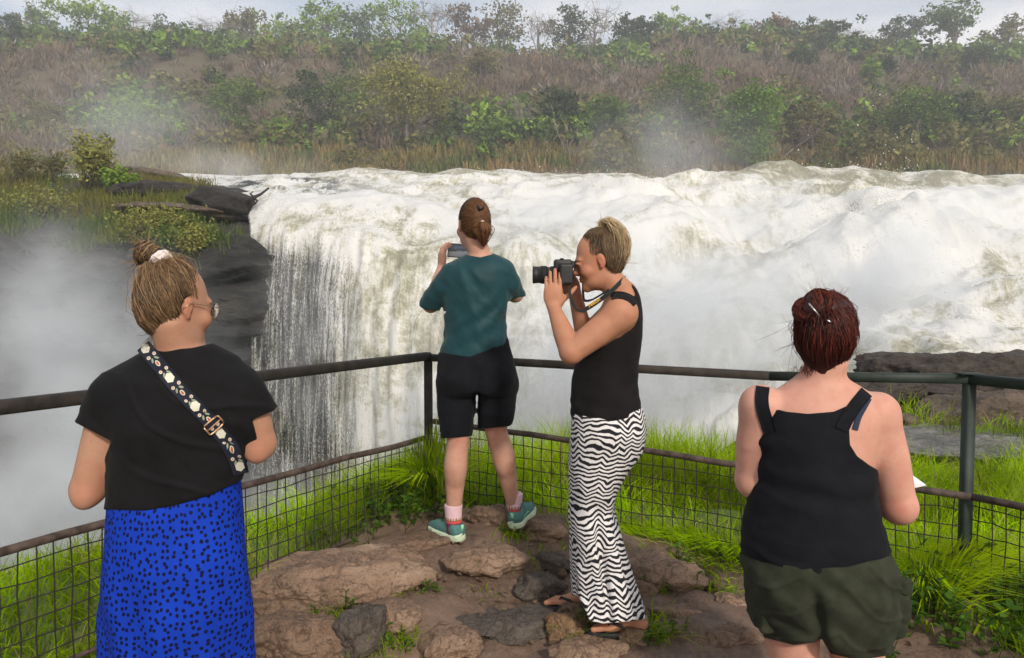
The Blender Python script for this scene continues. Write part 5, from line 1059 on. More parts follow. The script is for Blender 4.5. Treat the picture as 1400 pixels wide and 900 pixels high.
# ================================================================== 2: woman in the teal shirt taking a phone picture
f2 = Fig(3.72); J = f2.J; zf = J(610, 737)[2]; base2 = np.array([J(640, 737)[0], 3.74, zf])
p2 = thing('person', 'woman in a teal shirt and black shorts photographing with a raised phone', 'person', base2)
T2 = [(347, 638, 677, .052, .0), (354, 628, 690, .075), (361, 618, 697, .095), (370, 610, 700, .108), (384, 605, 701, .112), (410, 607, 695, .115), (440, 608, 691, .112), (465, 606, 694, .118), (500, 601, 700, .13)]
hc2 = J(647, 309, .01); R2h = head_frame(math.radians(-24), math.radians(2)); sc2 = .98
b2 = S(f2.loft(T2, -.014)); b2.u(cone(hc2 + np.array([0, -.025, -.04]), J(657, 352, .0), .050, .056), .03)
b2.u(f2.loft([(450, 614, 686, .10), (485, 604, 697, .115), (515, 602, 702, .12), (532, 606, 700, .11)], -.012), .03)
ank = J(620, 712, 0), J(703, 696, .10)
for s, hp, kn, ca, ak in ((-1, J(626, 520), J(626, 604, -.01), J(623, 638, -.015), ank[0]), (1, J(679, 520), J(678, 590, .02), J(689, 626, .04), ank[1])):
    b2.u(chain([hp, kn, ca, ca * .45 + ak * .55 , ak], [.078, .055, .057, .042, .032]), .02); b2.u(ell(ca + (0, -.022, .0), (.046, .044, .085)), .03)
    add_foot(b2, ak, -.77 if s < 0 else .38, .62)
sL, eL, wL = J(616, 376), J(589, 416, .05), J(604, 368, .27); sR, eR, wR = J(690, 372), J(704, 402, .08), J(660, 372, .27)
b2.u(cone(sL, eL, .05, .043), .025); b2.u(cone(eL, wL, .042, .027), .012); b2.u(cone(sR, eR, .05, .042), .025); b2.u(cone(eR, wR, .042, .027), .012)
add_hand(b2, wL, J(605, 336, .27) - wL, J(640, 350, .34) - wL, 1, (.5, .55, .6, .5), sc=1.0, first=.5, spread=.14)
add_hand(b2, wR, J(645, 340, .33) - wR, J(600, 350, .36) - wR, -1, (.6, .7, .7, .8), sc=.95)
g2 = add_head(b2, hc2, R2h, sc2)
def t2(V, c):
    c = face_tint(g2, sc2)(V, c)
    for kp in (J(626, 604, -.06), J(678, 590, -.05)): w = np.exp(-(np.linalg.norm(V - kp, axis=1) / .05) ** 2)[:, None]; c = c * (1 - w * np.array([.03, .16, .18]))
    return c
skin_body(p2, b2, base2 + (-.34, -.28, -.03), base2 + (.34, .52, 1.76), .0062, M_SKIN2, t2)
sh2 = S(f2.loft(T2, .004)); sh2.u(chain([J(618, 376), J(603, 394, .01), eL], [.062, .058, .054]), .03); sh2.u(chain([J(688, 372), J(698, 388, .02), eR], [.062, .056, .050]), .03)
sh2.warp(lambda p: .0075 * np.sin(p[:, 2] * 60 - p[:, 0] * 40 + 3 * vnoise(p * 8, 7)) * np.clip((1.30 - (p[:, 2] - zf)) * 5, 0, 1) * np.clip(.5 + vnoise(p * 6, 4), 0, 1.2)).warp(wr(.006, 12, 7, 6, 9))
sh2.warp(lambda p: -.010 * np.exp(-((p[:, 0] - J(650, 400)[0] + (p[:, 2] - 1.5) * .35) / .022) ** 2) * np.clip((1.52 - (p[:, 2] - zf)) * 4, 0, .6) * np.clip((p[:, 2] - zf - .95) * 4, 0, 1) * (p[:, 1] < 3.72))
sh2.keep(f2.poly([(632, 342), (640, 349), (657, 352), (672, 348), (680, 341), (760, 330), (760, 400), (708, 407), (694, 413), (692, 440), (699, 462), (686, 474), (668, 485), (645, 492), (622, 491), (600, 486), (596, 440), (611, 426), (582, 424), (540, 400), (560, 330)]), .004)
M_TEAL = cloth('teal_jersey', (.006, .034, .042), (.010, .048, .057), .55, 700, 8, .1); cloth_part(p2, 't_shirt', sh2, base2 + (-.34, -.22, .8), base2 + (.34, .3, 1.5), .0062, M_TEAL)
so2 = S(f2.loft([(455, 608, 692, .11), (486, 599, 701, .132), (520, 596, 708, .15), (536, 599, 707, .14)], 0))
for u_, v_, d_ in ((627, 516, -.065), (680, 514, -.065)): so2.u(ell(J(u_, v_, d_), (.085, .085, .095)), .04)
so2.u(chain([J(624, 526), J(624, 560), J(624, 600)], [.100, .096, .078]), .02); so2.u(chain([J(681, 526), J(679, 560), J(674, 590, .02)], [.100, .096, .078]), .02); so2.warp(lambda p: .014 * np.exp(-((UV(p)[0] - 652) / 7) ** 2) * np.clip((f2.J(0, 495)[2] - p[:, 2]) * 12, 0, 1) * (p[:, 1] < 3.72))
so2.warp(wr(.0025, 14, 22, 11)); so2.keep(f2.poly([(560, 478), (603, 482), (642, 488), (668, 478), (698, 458), (740, 458), (730, 560), (696, 583), (650, 587), (648, 560), (647, 596), (603, 600), (560, 560)]), .004)
cloth_part(p2, 'shorts', so2, base2 + (-.3, -.3, .4), base2 + (.3, .25, 1.1), .0064, M_NAVY)
an2 = np.array([.008, -.115, .03]); tie = J(658, 303, -.085)
ss = scalp_strands(hc2, R2h, sc2, an2, 3200, 21, lift=.003, wave=.0008); fl2 = J(658, 284, -.06)
r = np.random.default_rng(6); k = 560; t = np.linspace(0, 1, 10); a = r.normal(0, 1, (k, 1, 2)); wd = np.array([.008, .020, .027, .029, .027, .023, .018, .013, .009, .005]); tailc = np.array([tie + (J(661, 336, -.07) - tie) * x + np.array([.004 * math.sin(x * 3), -.018 * math.sin(x * 3.0), 0]) for x in t])
tail = tailc[None] + np.concatenate([a[..., :1], a[..., 1:], 0 * a[..., :1]], -1) * wd[None, :, None] * .62 + r.normal(0, .0015, (k, 10, 3))
hair2 = make_hair(p2, hc2, R2h, sc2, [(ss, .0010, hair_cols(len(ss), (.06, .026, .012), (.21, .10, .045), 22)), (tail, .0013, hair_cols(k, (.08, .034, .014), (.30, .14, .06), 24)), (np.linspace(fl2, tie, 9)[None] + r.normal(0, .006, (90, 1, 3)) * np.array([1, .6, .2]) + r.normal(0, .0012, (90, 9, 3)), .0011, hair_cols(90, (.07, .03, .013), (.24, .11, .05), 25)), (wisps([J(640, 281), J(655, 277), J(664, 284)], [(0, 0, 1), (.5, 0, .8)], 40, .03, 26), .0006, hair_cols(40, (.1, .05, .02), (.3, .16, .07), 27))], (.04, .018, .009), 2, S(chain(tailc[::3], [.006, .017, .014, .006])))
V, F = tubes(loops(tie, J(661, 336, -.06) - tie, 14, .011, .003, 31, arc=(5.5, 6.3)), .0028, 5); build('hair_tie', V, F, M_SCR, hair2)
bm = MB(); bm.add(*tube([J(653, 281, -.08), J(656, 286, -.095), J(661, 284, -.09)], [.006, .010, .006], 8)); bm.build('hair_clip', simple('black_plastic', (.008, .008, .008), (.012, .012, .012), rough=.3, bstr=0), hair2)
# socks and trail shoes
M_SOCK, n, l, b = new_mat('striped_sock'); l.new(attr(n, 'tint').outputs['Color'], b.inputs['Base Color']); b.inputs['Roughness'].default_value = .95; bump(n, l, b, noise(n, l, coords(n, l), 400, 2), .4, .002)
M_SHOE = cloth('teal_mesh', (.05, .13, .125), (.09, .20, .19), .7, 500, 40); M_SOLE = simple('pale_foam_sole', (.40, .50, .36), (.55, .60, .45), scale=30, rough=.7, bscale=90, bstr=.3); M_LUG = simple('brown_rubber', (.14, .10, .055), (.2, .15, .085), rough=.8); M_TAB = simple('mint_tab', (.20, .55, .33), (.28, .62, .4), rough=.6)
def shoe(ak, yaw, ground_pt, pitch=0.0, roll=0.0):
    R = np.array((Matrix.Rotation(-yaw, 3, 'Z') @ Matrix.Rotation(pitch, 3, 'X') @ Matrix.Rotation(roll, 3, 'Y')).transposed()); o = ground_pt; g = lambda x, y, z: o + np.array([x, y, z]) @ R
    z_ = np.array([0, 0, 1.0]) @ R
    up = S(chain([g(0, -.012, .055), g(0, .06, .055), g(.004, .135, .042), g(.004, .185, .036)], [.036, .039, .037, .026])); up.u(cone(g(0, -.012, .06), g(0, .02, .098), .038, .041), .02); up.cut(cone(g(0, -.004, .10), g(0, .03, .14), .033, .036), .006); up.keep(half(-z_, g(0, 0, .024)), .004)
    so_ = S(chain([g(0, -.012, .02), g(-.004, .05, .02), g(.004, .135, .02), g(.004, .178, .022)], [.043, .040, .046, .034])); so_.keep(half(z_, g(0, 0, .036)), .006); so_.keep(half(-z_, g(0, 0, .006)), .006)
    so_.u(cone(g(-.03, -.035, .03), g(-.005, -.05, .045), .008, .006), .01)
    V, F = snets(up, o - .26, o + .26, .004); s_ = build('shoe', V, F, M_SHOE, p2); V, F = snets(so_, o - .26, o + .26, .004); build('sole', V, F, M_SOLE, s_)
    lg = MB()
    for y in np.linspace(-.045, .195, 11):
        for x in (-.030, 0, .030):
            if abs(x) > .02 and (y > .185 or y < -.03): continue
            lg.add(*box(g(x, y, .004), (.011, .008, .006), R))
    lg.build('tread', M_LUG, s_); t_ = MB(); t_.add(*box(g(0, -.052, .078), (.007, .004, .014), R)); t_.build('pull_tab', M_TAB, s_)
    lc = MB()
    for y, z in ((.055, .098), (.078, .09), (.10, .082), (.122, .074)): lc.add(*tube([g(-.026, y, z - .014), g(0, y + .004, z), g(.028, y, z - .014)], .0026, 5))
    lc.add(*tube([g(.040, .0, .05), g(.043, .05, .06), g(.040, .09, .045)], .0022, 5)); lc.build('laces', M_TAB, s_)
    sk_ = S(chain([o + (ak - o) * .55, ak + np.array([0, 0, .03]), ak + np.array([0, 0, .075])], [.041, .042, .045])); sk_.warp(lambda p: .0012 * np.sin(p[:, 2] * 900)); sk_.keep(half((0, 0, 1), ak + np.array([0, 0, .085])), .004)
    V, F = snets(sk_, o - .15, ak + .2, .004); zt = (V[:, 2] - ak[2]) / .085; c = np.where((zt > .26)[:, None], [.62, .42, .46], np.where((zt > .12)[:, None], [.16, .10, .035], np.where((zt > -.05)[:, None], [.50, .07, .06], [.12, .02, .06]))); c = np.where(((np.abs(zt - .2) < .06) & (np.sin(np.arctan2(V[:, 1] - ak[1], V[:, 0] - ak[0]) * 18) > 0))[:, None], [.6, .4, .4], c)
    build('sock', V, F, M_SOCK, p2, cols=c)
shoe(ank[0], math.radians(-44), J(623, 739, -.01), roll=0.0); shoe(ank[1], math.radians(22), J(708, 720, .06), pitch=.10, roll=-.10)
# the phone
bm = MB(); ph = J(633, 343.5, .30); Rp_ = rot(math.radians(-8), math.radians(-8), math.radians(5)); hx_, hz_ = 21 * f2.m * 1.08, 9.6 * f2.m * 1.08
pt = thing('phone', 'black smartphone held up sideways towards the falls', 'phone', ph); bm.add(*box(ph, (hx_, .0042, hz_), Rp_.T)); o = bm.build('case', simple('black_case', (.008, .008, .009), (.014, .014, .015), rough=.35, bstr=0), pt, smooth=False)
bv = o.modifiers.new('bevel', 'BEVEL'); bv.width = .003; bv.segments = 3
mS, n, l, b = new_mat('phone_screen'); v = coords(n, l); sx = n.new('ShaderNodeSeparateXYZ'); l.new(v, sx.inputs[0]); hgt = mathn(n, l, 'ADD', mathn(n, l, 'MULTIPLY', sx.outputs[2], 1 / (2 * hz_)), .5)
hgt = mathn(n, l, 'ADD', hgt, mathn(n, l, 'MULTIPLY', mathn(n, l, 'SUBTRACT', noise(n, l, v, 60, 4), .5), .25)); c = ramp(n, l, hgt, [(.0, (.10, .10, .11)), (.42, (.17, .17, .17)), (.55, (.025, .03, .035)), (.78, (.06, .07, .09)), (.98, (.015, .015, .02))])
l.new(c, b.inputs['Base Color']); l.new(c, b.inputs['Emission Color']); b.inputs['Emission Strength'].default_value = .6; b.inputs['Roughness'].default_value = .12
bm = MB(); bm.add(*box(ph + np.array([0, -.0050, 0]) @ Rp_.T, (hx_ * .93, .0012, hz_ * .90), Rp_.T)); bm.build('screen', mS, pt, smooth=False)
# ================================================================== 3: photographer in zebra trousers
f3 = Fig(3.1); J = f3.J; base3 = np.array([J(840, 855)[0], 3.12, J(840, 862)[2]])
p3 = thing('person', 'woman in a black tank top and zebra striped trousers aiming a camera', 'person', base3)
T3 = [(388, 839, 866, .055), (396, 832, 871, .085), (406, 825, 875, .13), (425, 815, 878, .165), (455, 800, 878, .165), (490, 788, 874, .15), (520, 782, 871, .14), (545, 780, 874, .15), (568, 780, 879, .16), (600, 782, 880, .165)]
hc3 = J(819, 358, 0); R3h = head_frame(math.radians(-88), math.radians(17)); sc3 = .97
b3 = S(f3.loft(T3, -.010)); b3.u(cone(hc3 + np.array([.022, 0, -.045]), J(849, 402, 0), .049, .062), .03)
shN, elN, wrN = J(849, 428, -.15), J(781, 482, -.17), J(757, 421, -.07); shF, elF, wrF = J(838, 428, .15), J(800, 462, .20), J(786, 402, .13)
b3.u(ell(shN, (.064, .058, .07)), .03); b3.u(chain([shN, (shN + elN) / 2 + np.array([0, 0, -.004]), elN], [.058, .057, .046]), .03); b3.u(chain([elN, elN * .6 + wrN * .4, wrN], [.046, .043, .026]), .012)
b3.u(chain([shF, elF], [.056, .046]), .03); b3.u(chain([elF, wrF], [.043, .028]), .012)
tipsN = add_hand(b3, wrN, J(755, 362, -.055) - wrN, (.12, 1, 0), -1, (.16, .14, .16, .22), (.9, .9), .98, .02, .5)
add_hand(b3, wrF, J(772, 372, .09) - wrF, (-.2, -1, .1), -1, (.7, .75, .8, .8), sc=.95)
hemS = J(832, 848, 0)
ankN, ankF = J(868, 837, -.13), J(797, 806, .14)
for hp, kn, ca, ak in ((J(828, 600, -.06), J(808, 700, -.07), J(824, 775, -.07), ankN), (J(828, 600, .07), J(803, 700, .09), J(806, 770, .10), ankF)): b3.u(chain([hp, kn, ca, ak], [.082, .05, .044, .033]), .02)
gN, RN = add_foot(b3, ankN, math.radians(-84), .95, pitch=-.02); gF, RF = add_foot(b3, ankF, math.radians(-80), .9)
g3 = add_head(b3, hc3, R3h, sc3)
b3.u(ell(g3((-.031, .088, .016)), (.016, .016, .006)), .004)
skin_body(p3, b3, base3 + (-.40, -.36, -.04), base3 + (.3, .40, 1.75), .0054, M_SKIN3, face_tint(g3, sc3, [((-.031, .094, .010), .010, (.5, .38, .36))]))
tk = S(f3.loft(T3, .001)); tk.warp(wr(.002, 16, 26, 13)); tk.warp(lambda p: .0025 * np.sin(p[:, 2] * 110 + p[:, 0] * 20 + 2 * vnoise(p * 10, 3)) * np.clip((1.08 - (p[:, 2] - base3[2])) * 5, 0, 1))
tk.keep(f3.poly([(832, 405), (846, 398.5), (865, 409), (869, 402), (861, 387), (864, 384), (895, 400), (900, 560), (880, 563), (860, 572), (832, 577), (805, 575), (779, 568), (760, 560), (770, 500), (800, 482), (830, 467), (848, 461), (862, 448), (865, 430), (857, 416), (845, 409)]), .003)
top3 = cloth_part(p3, 'tank_top', tk, base3 + (-.28, -.26, .8), base3 + (.28, .26, 1.5), .006, M_TANK)
ribbon(b3, [(869, 416), (862, 409), (853, 405), (843, 404), (836, 406)], .028, 2.7, 3.1, .002, .003, M_TANK, 'shoulder_strap', top3, f3, 24)
Z3 = [(548, 786, 876, .13), (562, 781, 880, .152), (588, 780, 884, .168, -.01), (618, 778, 877, .166), (645, 777, 858, .160), (668, 777, 843, .15), (692, 778, 838, .142), (722, 780, 846, .150, -.02), (760, 781, 857, .168, -.03), (795, 782, 869, .185, -.04), (825, 783, 879, .20, -.05), (856, 784, 884, .205, -.05)]
zb = S(f3.loft(Z3, 0, 2.4)); zb.warp(lambda p: .006 * np.sin((p[:, 0] + p[:, 1] * .6) * 62 + 2.5 * vnoise(p * 5, 8)) * np.clip((.62 - (p[:, 2] - base3[2])) * 3, 0, 1)).warp(wr(.006, 7, 6, 15, 4))
zb.warp(lambda p: .026 * np.exp(-((p[:, 0] - J(812, 700)[0] - (J(812, 700)[2] - p[:, 2]) * .10) / .018) ** 2) * np.clip((.60 - (p[:, 2] - base3[2])) * 3, 0, 1) * (p[:, 1] < 3.1))
zb.keep(f3.poly([(700, 565), (779, 564), (805, 570), (832, 572), (860, 566), (880, 557), (960, 545), (960, 846), (880, 847), (850, 851), (822, 853), (806, 849), (799, 832), (790, 815), (700, 808)]), .005)
m, n, l, b = new_mat('zebra_cloth'); v = coords(n, l); sx = n.new('ShaderNodeSeparateXYZ'); l.new(v, sx.inputs[0])
n1 = noise(n, l, coords(n, l, (1, 1, .8)), 9.5, 1.2, .45); n2 = noise(n, l, v, 34, 2)
ph = mathn(n, l, 'ADD', mathn(n, l, 'MULTIPLY', sx.outputs[2], 2 * math.pi / .0205), mathn(n, l, 'MULTIPLY', n1, 26)); ph = mathn(n, l, 'ADD', ph, mathn(n, l, 'MULTIPLY', n2, 3.2)); cx_ = mathn(n, l, 'ADD', mathn(n, l, 'MULTIPLY', sx.outputs[0], 26), mathn(n, l, 'MULTIPLY', noise(n, l, v, 6, 2), 5)); ph = mathn(n, l, 'ADD', ph, mathn(n, l, 'MULTIPLY', mathn(n, l, 'PINGPONG', cx_, 1.0), 5.5)); sn = mathn(n, l, 'SINE', ph)
sn = mathn(n, l, 'ADD', sn, mathn(n, l, 'MULTIPLY', mathn(n, l, 'SUBTRACT', noise(n, l, v, 60, 2), .5), .9))
l.new(ramp(n, l, mathn(n, l, 'MULTIPLY_ADD', sn, .5, .5), [(.44, (.012, .012, .016)), (.54, (.66, .64, .64))]), b.inputs['Base Color']); b.inputs['Roughness'].default_value = .8; b.inputs['Specular IOR Level'].default_value = .2
h = bump(n, l, b, noise(n, l, coords(n, l, (1, 1, .3)), 18, 3), .3, .012); bump(n, l, b, noise(n, l, v, 800, 2), .2, .001, h)
cloth_part(p3, 'trousers', zb, base3 + (-.32, -.34, -.04), base3 + (.3, .30, 1.12), .0068, m)
# flip-flops
M_FLOP = simple('black_rubber', (.010, .010, .011), (.02, .02, .021), rough=.65)
def flop(g, R, c0):
    z_ = np.array([0, 0, 1.0]) @ R; so_ = S(chain([g(0, -.035, -.088), g(0, .04, -.086), g(.002, .12, -.090), g(.002, .165, -.090)], [.036, .033, .046, .040])); so_.keep(half(z_, g(0, 0, -.080)), .004); so_.keep(half(-z_, g(0, 0, -.100)), .004); c = g(0, .06, -.09); V, F = snets(so_, c - .2, c + .2, .004); s_ = build('flip_flop', V, F, M_FLOP, p3)
    bm = MB()
    for s in (-1, 1): bm.add(*tube([g(-.014, .125, -.070), g(-.008 + s * .018, .105, -.036), g(s * .036, .060, -.046), g(s * .038, .028, -.082)], [.004, .006, .006, .005], 6))
    bm.build('thong_strap', M_FLOP, s_)
flop(gN, RN, 0); flop(gF, RF, 0)
bm = MB(); rp = wrN + (tipsN[2] - wrN) * .62; ax = tipsN[2] - wrN; ax /= np.linalg.norm(ax); b1_ = np.cross(ax, [1, 0, 0]); b1_ /= np.linalg.norm(b1_); b2_ = np.cross(ax, b1_); bm.add(*tube([rp + (math.cos(t) * b1_ + math.sin(t) * b2_) * .0098 for t in np.linspace(0, 6.283, 17)], .0014, 6)); bm.build('ring', simple('gold_ring', (.6, .42, .18), (.7, .5, .22), metal=1, rough=.25, bstr=0), p3)
# hair: high ponytail
an3 = np.array([.0, -.055, .133]); pb_ = J(822, 315, 0); ss = scalp_strands(hc3, R3h, sc3, an3, 4400, 41, lift=.004)
r = np.random.default_rng(9); k = 700; t = np.linspace(0, 1, 11); A0 = r.normal(0, 1, (k, 1, 3))
tc_ = np.array([J(*q, 0) for q in ((821, 316), (823, 304), (831, 303), (840, 310), (847, 321), (850, 335), (850, 348), (847, 359), (842, 367), (838, 373), (833, 380))]); wd = np.array([.006, .010, .016, .022, .026, .027, .026, .023, .018, .012, .007])
Lr = r.uniform(.55, 1.0, (k, 1)) * 10; tt_ = np.linspace(0, 1, 11)[None] * Lr; tcn = np.stack([np.interp(tt_, np.arange(11), tc_[:, i]) for i in range(3)], -1); tail = tcn + A0 * np.interp(tt_, np.arange(11), wd)[..., None] * np.array([.55, .8, .4]) + r.normal(0, .0016, (k, 11, 3))
loose = wisps([J(848, 350), J(840, 360), J(834, 362)], [J(826, 372) - J(846, 352), J(830, 378) - J(842, 350)], 60, .07, 43); fly = wisps([J(822, 312), J(819, 314)], [J(806, 296) - J(822, 314), J(824, 296) - J(822, 312)], 60, .05, 44)
hair3 = make_hair(p3, hc3, R3h, sc3, [(ss, .0008, hair_cols(len(ss), (.048, .029, .017), (.22, .145, .08), 45, 1.8)), (tail, .0010, hair_cols(k, (.22, .145, .075), (.78, .60, .36), 46, .7)), (loose, .0010, hair_cols(60, (.3, .2, .1), (.6, .45, .25), 47)), (fly, .0006, hair_cols(60, (.2, .13, .07), (.5, .36, .2), 48))], (.045, .028, .017), 3, S(chain(tc_[2:8:2], [.014, .020, .018])))
V, F = tubes(loops(J(820, 313), (J(822, 300) - J(818, 322)), 12, .013, .003, 33, arc=(5.5, 6.3)), .0026, 5); build('hair_tie', V, F, M_SCR, hair3)
bmb = MB(); q = np.array([g3((-.031 - .018 * a, .098 - .010 * a * a, .026 + .004 * (1 - a * a))) for a in np.linspace(-1, 1, 7)]); bmb.add(*tube(q, [.001, .002, .0025, .0025, .002, .0016, .0008], 5), col=(.10, .06, .035)); bmb.build('eyebrow', M_HAIR, p3)
# the camera
M_CAM = simple('black_camera_body', (.010, .010, .011), (.018, .018, .019), rough=.5, bscale=600, bstr=.25, bdist=.001); M_RUB = simple('lens_rubber', (.006, .006, .006), (.012, .012, .012), rough=.8)
cc = J(771, 372, -.005); ct_ = thing('camera', 'black camera with a long lens held up to the eye', 'camera', cc); px3 = f3.m
def cbox(x0, x1, z0, z1, hy, y=0): a, b_ = J(x0, z1), J(x1, z0); c = (a + b_) / 2; return np.array([c[0], cc[1] + y, c[2]]), np.array([(b_[0] - a[0]) / 2, hy, (b_[2] - a[2]) / 2])
def rbox(c, h, r_):
    def f(p): q = np.abs(p - c) - (h - r_); return np.linalg.norm(np.maximum(q, 0), axis=1) + np.minimum(q.max(1), 0) - r_
    return f
cb_ = S(rbox(*cbox(764, 782, 362, 389, .062), .008)); cb_.u(rbox(*cbox(757, 781, 355, 372, .028), .009), .012); cb_.u(rbox(*cbox(757, 781, 364, 389, .014, .058), .010), .012); cb_.u(rbox(*cbox(779, 785.5, 357, 367, .020), .004), .004)
V, F = snets(cb_, cc - .13, cc + .13, .0035); build('camera_body', V, F, M_CAM, ct_)
def lathe(x_r, cz, mat, name, parent, n_=28):
    V = []; th = np.linspace(0, 2 * np.pi, n_, endpoint=False)
    for u_, r_ in x_r: c = J(u_, cz); V += [(c[0], cc[1] + r_ * math.cos(t), c[2] + r_ * math.sin(t)) for t in th]
    F = grid_faces(len(x_r), n_); ex = np.array([[i * n_ + n_ - 1, i * n_, i * n_ + n_, i * n_ + 2 * n_ - 1] for i in range(len(x_r) - 1)]); return build(name, np.array(V), np.vstack([F, ex]), mat, parent)
ln = lathe([(764, .030), (760, .033), (759, .033), (758.9, .0345), (752, .0345), (751.9, .0325), (748, .0325), (747.9, .0355), (738, .0355), (737.9, .034), (733, .035), (728.5, .0358), (728.2, .0350), (728.6, .032), (732, .029), (733, .001)], 376, M_CAM, 'lens', ct_)
lathe([(757, .0346), (757, .0358), (753, .0358), (753, .0346)], 376, M_RUB, 'zoom_ring', ln); lathe([(746.8, .0356), (746.8, .0370), (739.5, .0370), (739.5, .0356)], 376, M_RUB, 'focus_ring', ln); lathe([(750.8, .0326), (750.8, .0333), (750.2, .0333), (750.2, .0326)], 376, simple('gold_band', (.5, .35, .12), (.5, .35, .12), metal=.8, rough=.3, bstr=0), 'gold_band', ln)
bm = MB(); bm.add(*tube([cc + (-.010, -.02, .049), cc + (-.010, -.02, .056)], .008, 12)); bm.add(*tube([cc + (0, .045, .030), cc + (0, .045, .040)], .011, 12)); bm.build('dial', M_RUB, ct_)
# neck strap with lettering
M_NSTRAP = simple('black_webbing', (.010, .010, .010), (.016, .016, .016), rough=.8); M_YEL = simple('yellow_print', (.75, .42, .02), (.75, .42, .02), rough=.6, bstr=0)
def strip(pts, wid, wdir, name, mat, parent, th=.002, k=28):
    pts = np.array(pts, float); t = np.linspace(0, len(pts) - 1, k); c = np.stack([np.interp(t, np.arange(len(pts)), pts[:, i]) for i in range(3)], 1); c[1:-1] = (c[:-2] + c[1:-1] * 2 + c[2:]) / 4; c[1:-1] = (c[:-2] + c[1:-1] * 2 + c[2:]) / 4
    w = np.stack([np.interp(t, np.arange(len(pts)), np.broadcast_to(np.asarray(wdir, float), (len(pts), 3))[:, i]) for i in range(3)], 1); w /= np.linalg.norm(w, axis=1, keepdims=True); W_d = np.interp(t, np.arange(len(pts)), np.broadcast_to(wid, (len(pts),)))[:, None] / 2
    tg = np.gradient(c, axis=0); nn = np.cross(tg, w); nn /= np.linalg.norm(nn, axis=1, keepdims=True) + 1e-9
    V = np.stack([c - w * W_d, c + w * W_d, c + w * W_d + nn * th, c - w * W_d + nn * th], 1).reshape(-1, 3); F = []
    for i in range(k - 1):
        for j in range(4): F.append([i * 4 + j, i * 4 + (j + 1) % 4, i * 4 + 4 + (j + 1) % 4, i * 4 + 4 + j])
    return build(name, V, np.array(F), mat, parent, smooth=False)
UPw = (.45, 0, 1)
na = J(847, 386, -.060); nbk = J(855, 389, .0); 
wide = strip([J(797, 425, -.135), J(806, 420, -.145), J(822, 409, -.135), J(838, 396, -.10), J(849, 385, -.055), J(855, 381, .0), J(850, 384, .06)], [.020, .028, .030, .030, .030, .030, .026], [(.35, .0, 1)] * 3 + [(.3, .3, 1), (.2, .5, 1), (.25, .2, 1), (.2, -.4, 1)], 'neck_strap', M_NSTRAP, ct_)
edge_ = MB()
strip([J(779, 392, -.060), J(779, 402, -.085), J(782, 414, -.11), J(788, 424, -.13), J(797, 426, -.137)], .011, [(.9, .2, .2), (.9, .2, .2), (.8, 0, .5), (.4, 0, .9), (.3, 0, 1)], 'thin_strap', M_NSTRAP, ct_)
strip([J(797, 386, .06), J(797, 400, .03), J(799, 412, -.05), J(808, 411, -.09), J(820, 404, -.08), J(832, 396, -.05)], .010, [(1, 0, .2), (1, 0, .2), (.4, 0, 1), (.3, 0, 1), (.3, 0, 1), (.3, 0, 1)], 'thin_strap', M_NSTRAP, ct_)
def text_mesh(s, size, ex=.0004):
    cu_ = bpy.data.curves.new('lettering', 'FONT'); cu_.body = s; cu_.size = size; cu_.extrude = ex; cu_.align_x = 'CENTER'; cu_.align_y = 'CENTER'; o_ = bpy.data.objects.new('tmp', cu_); scene.collection.objects.link(o_); dg = bpy.context.evaluated_depsgraph_get(); me = bpy.data.meshes.new_from_object(o_.evaluated_get(dg)); bpy.data.objects.remove(o_); return me
me = text_mesh('Nikon', .022); me.materials.append(M_YEL); a_, b_ = J(804, 419.5, -.150), J(820, 408.5, -.142); xa = b_ - a_; xa /= np.linalg.norm(xa); nrm = np.array([-.1, -1, .05]); nrm -= xa * (nrm @ xa); nrm /= np.linalg.norm(nrm); ya = np.cross(nrm, xa)
o = link('lettering', me, wide); o.matrix_local = Matrix.Translation(Vector((a_ + b_) / 2 + nrm * .006 - np.array(ct_.location))) @ Matrix((xa, ya, nrm)).transposed().to_4x4() @ Matrix.Shear('XY', 4, (.25, 0)) if False else Matrix.Translation(Vector((a_ + b_) / 2 + nrm * .006 - np.array(ct_.location))) @ Matrix((xa, ya, nrm)).transposed().to_4x4()
o.scale = (1, 1, 1)

# ================================================================== 4: woman in black top and green shorts
f4 = Fig(2.3); J = f4.J; base4 = np.array([J(1115, 800)[0], 2.3, float(gz(J(1115, 800)[0], 2.3))])
p4 = thing('person', 'woman with dark red hair in a black strappy top and olive cargo shorts', 'person', base4)
T4 = [(508, 1098, 1150, .060, .01), (520, 1082, 1166, .078, .01), (532, 1060, 1188, .095), (548, 1040, 1203, .115), (575, 1030, 1206, .135), (605, 1026, 1202, .145), (640, 1030, 1194, .150), (690, 1020, 1201, .165), (735, 1012, 1210, .178), (790, 1012, 1220, .185), (830, 1022, 1222, .17)]
hc4 = J(1128, 472, .01); R4h = head_frame(math.radians(24), math.radians(8)); sc4 = .98
T4b = [(r_[0], r_[1] + 8, r_[2] - 8, r_[3] - .018) if r_[0] > 650 else r_ for r_ in T4]; tor4 = S(f4.loft(T4b, -.004)); tor4.u(cone(hc4 + np.array([0, -.03, -.05]), J(1124, 522, .0), .056, .062), .03)
for q in (J(1040, 556), J(1200, 566)): tor4.u(ell(q, (.058, .062, .062)), .03)
b4 = S(tor4)
for s, sh, el, wrp in ((-1, J(1040, 556), J(1030, 655, .05), J(1080, 650, .26)), (1, J(1200, 566, .0), J(1227, 690, .01), J(1235, 664, .26))):
    b4.u(chain([sh, (sh + el) / 2, el], [.060, .064, .055]), .03); b4.u(chain([el, el * .5 + wrp * .5, wrp], [.056, .045, .030]), .012); b4.u(ell(el + (s * .004, -.015, -.01), (.045, .045, .045)), .02)
    add_hand(b4, wrp, (.05 * -s, 1, .1), (-s * .8, 0, .6), -s if s > 0 else 1, (.5, .6, .7, .8))
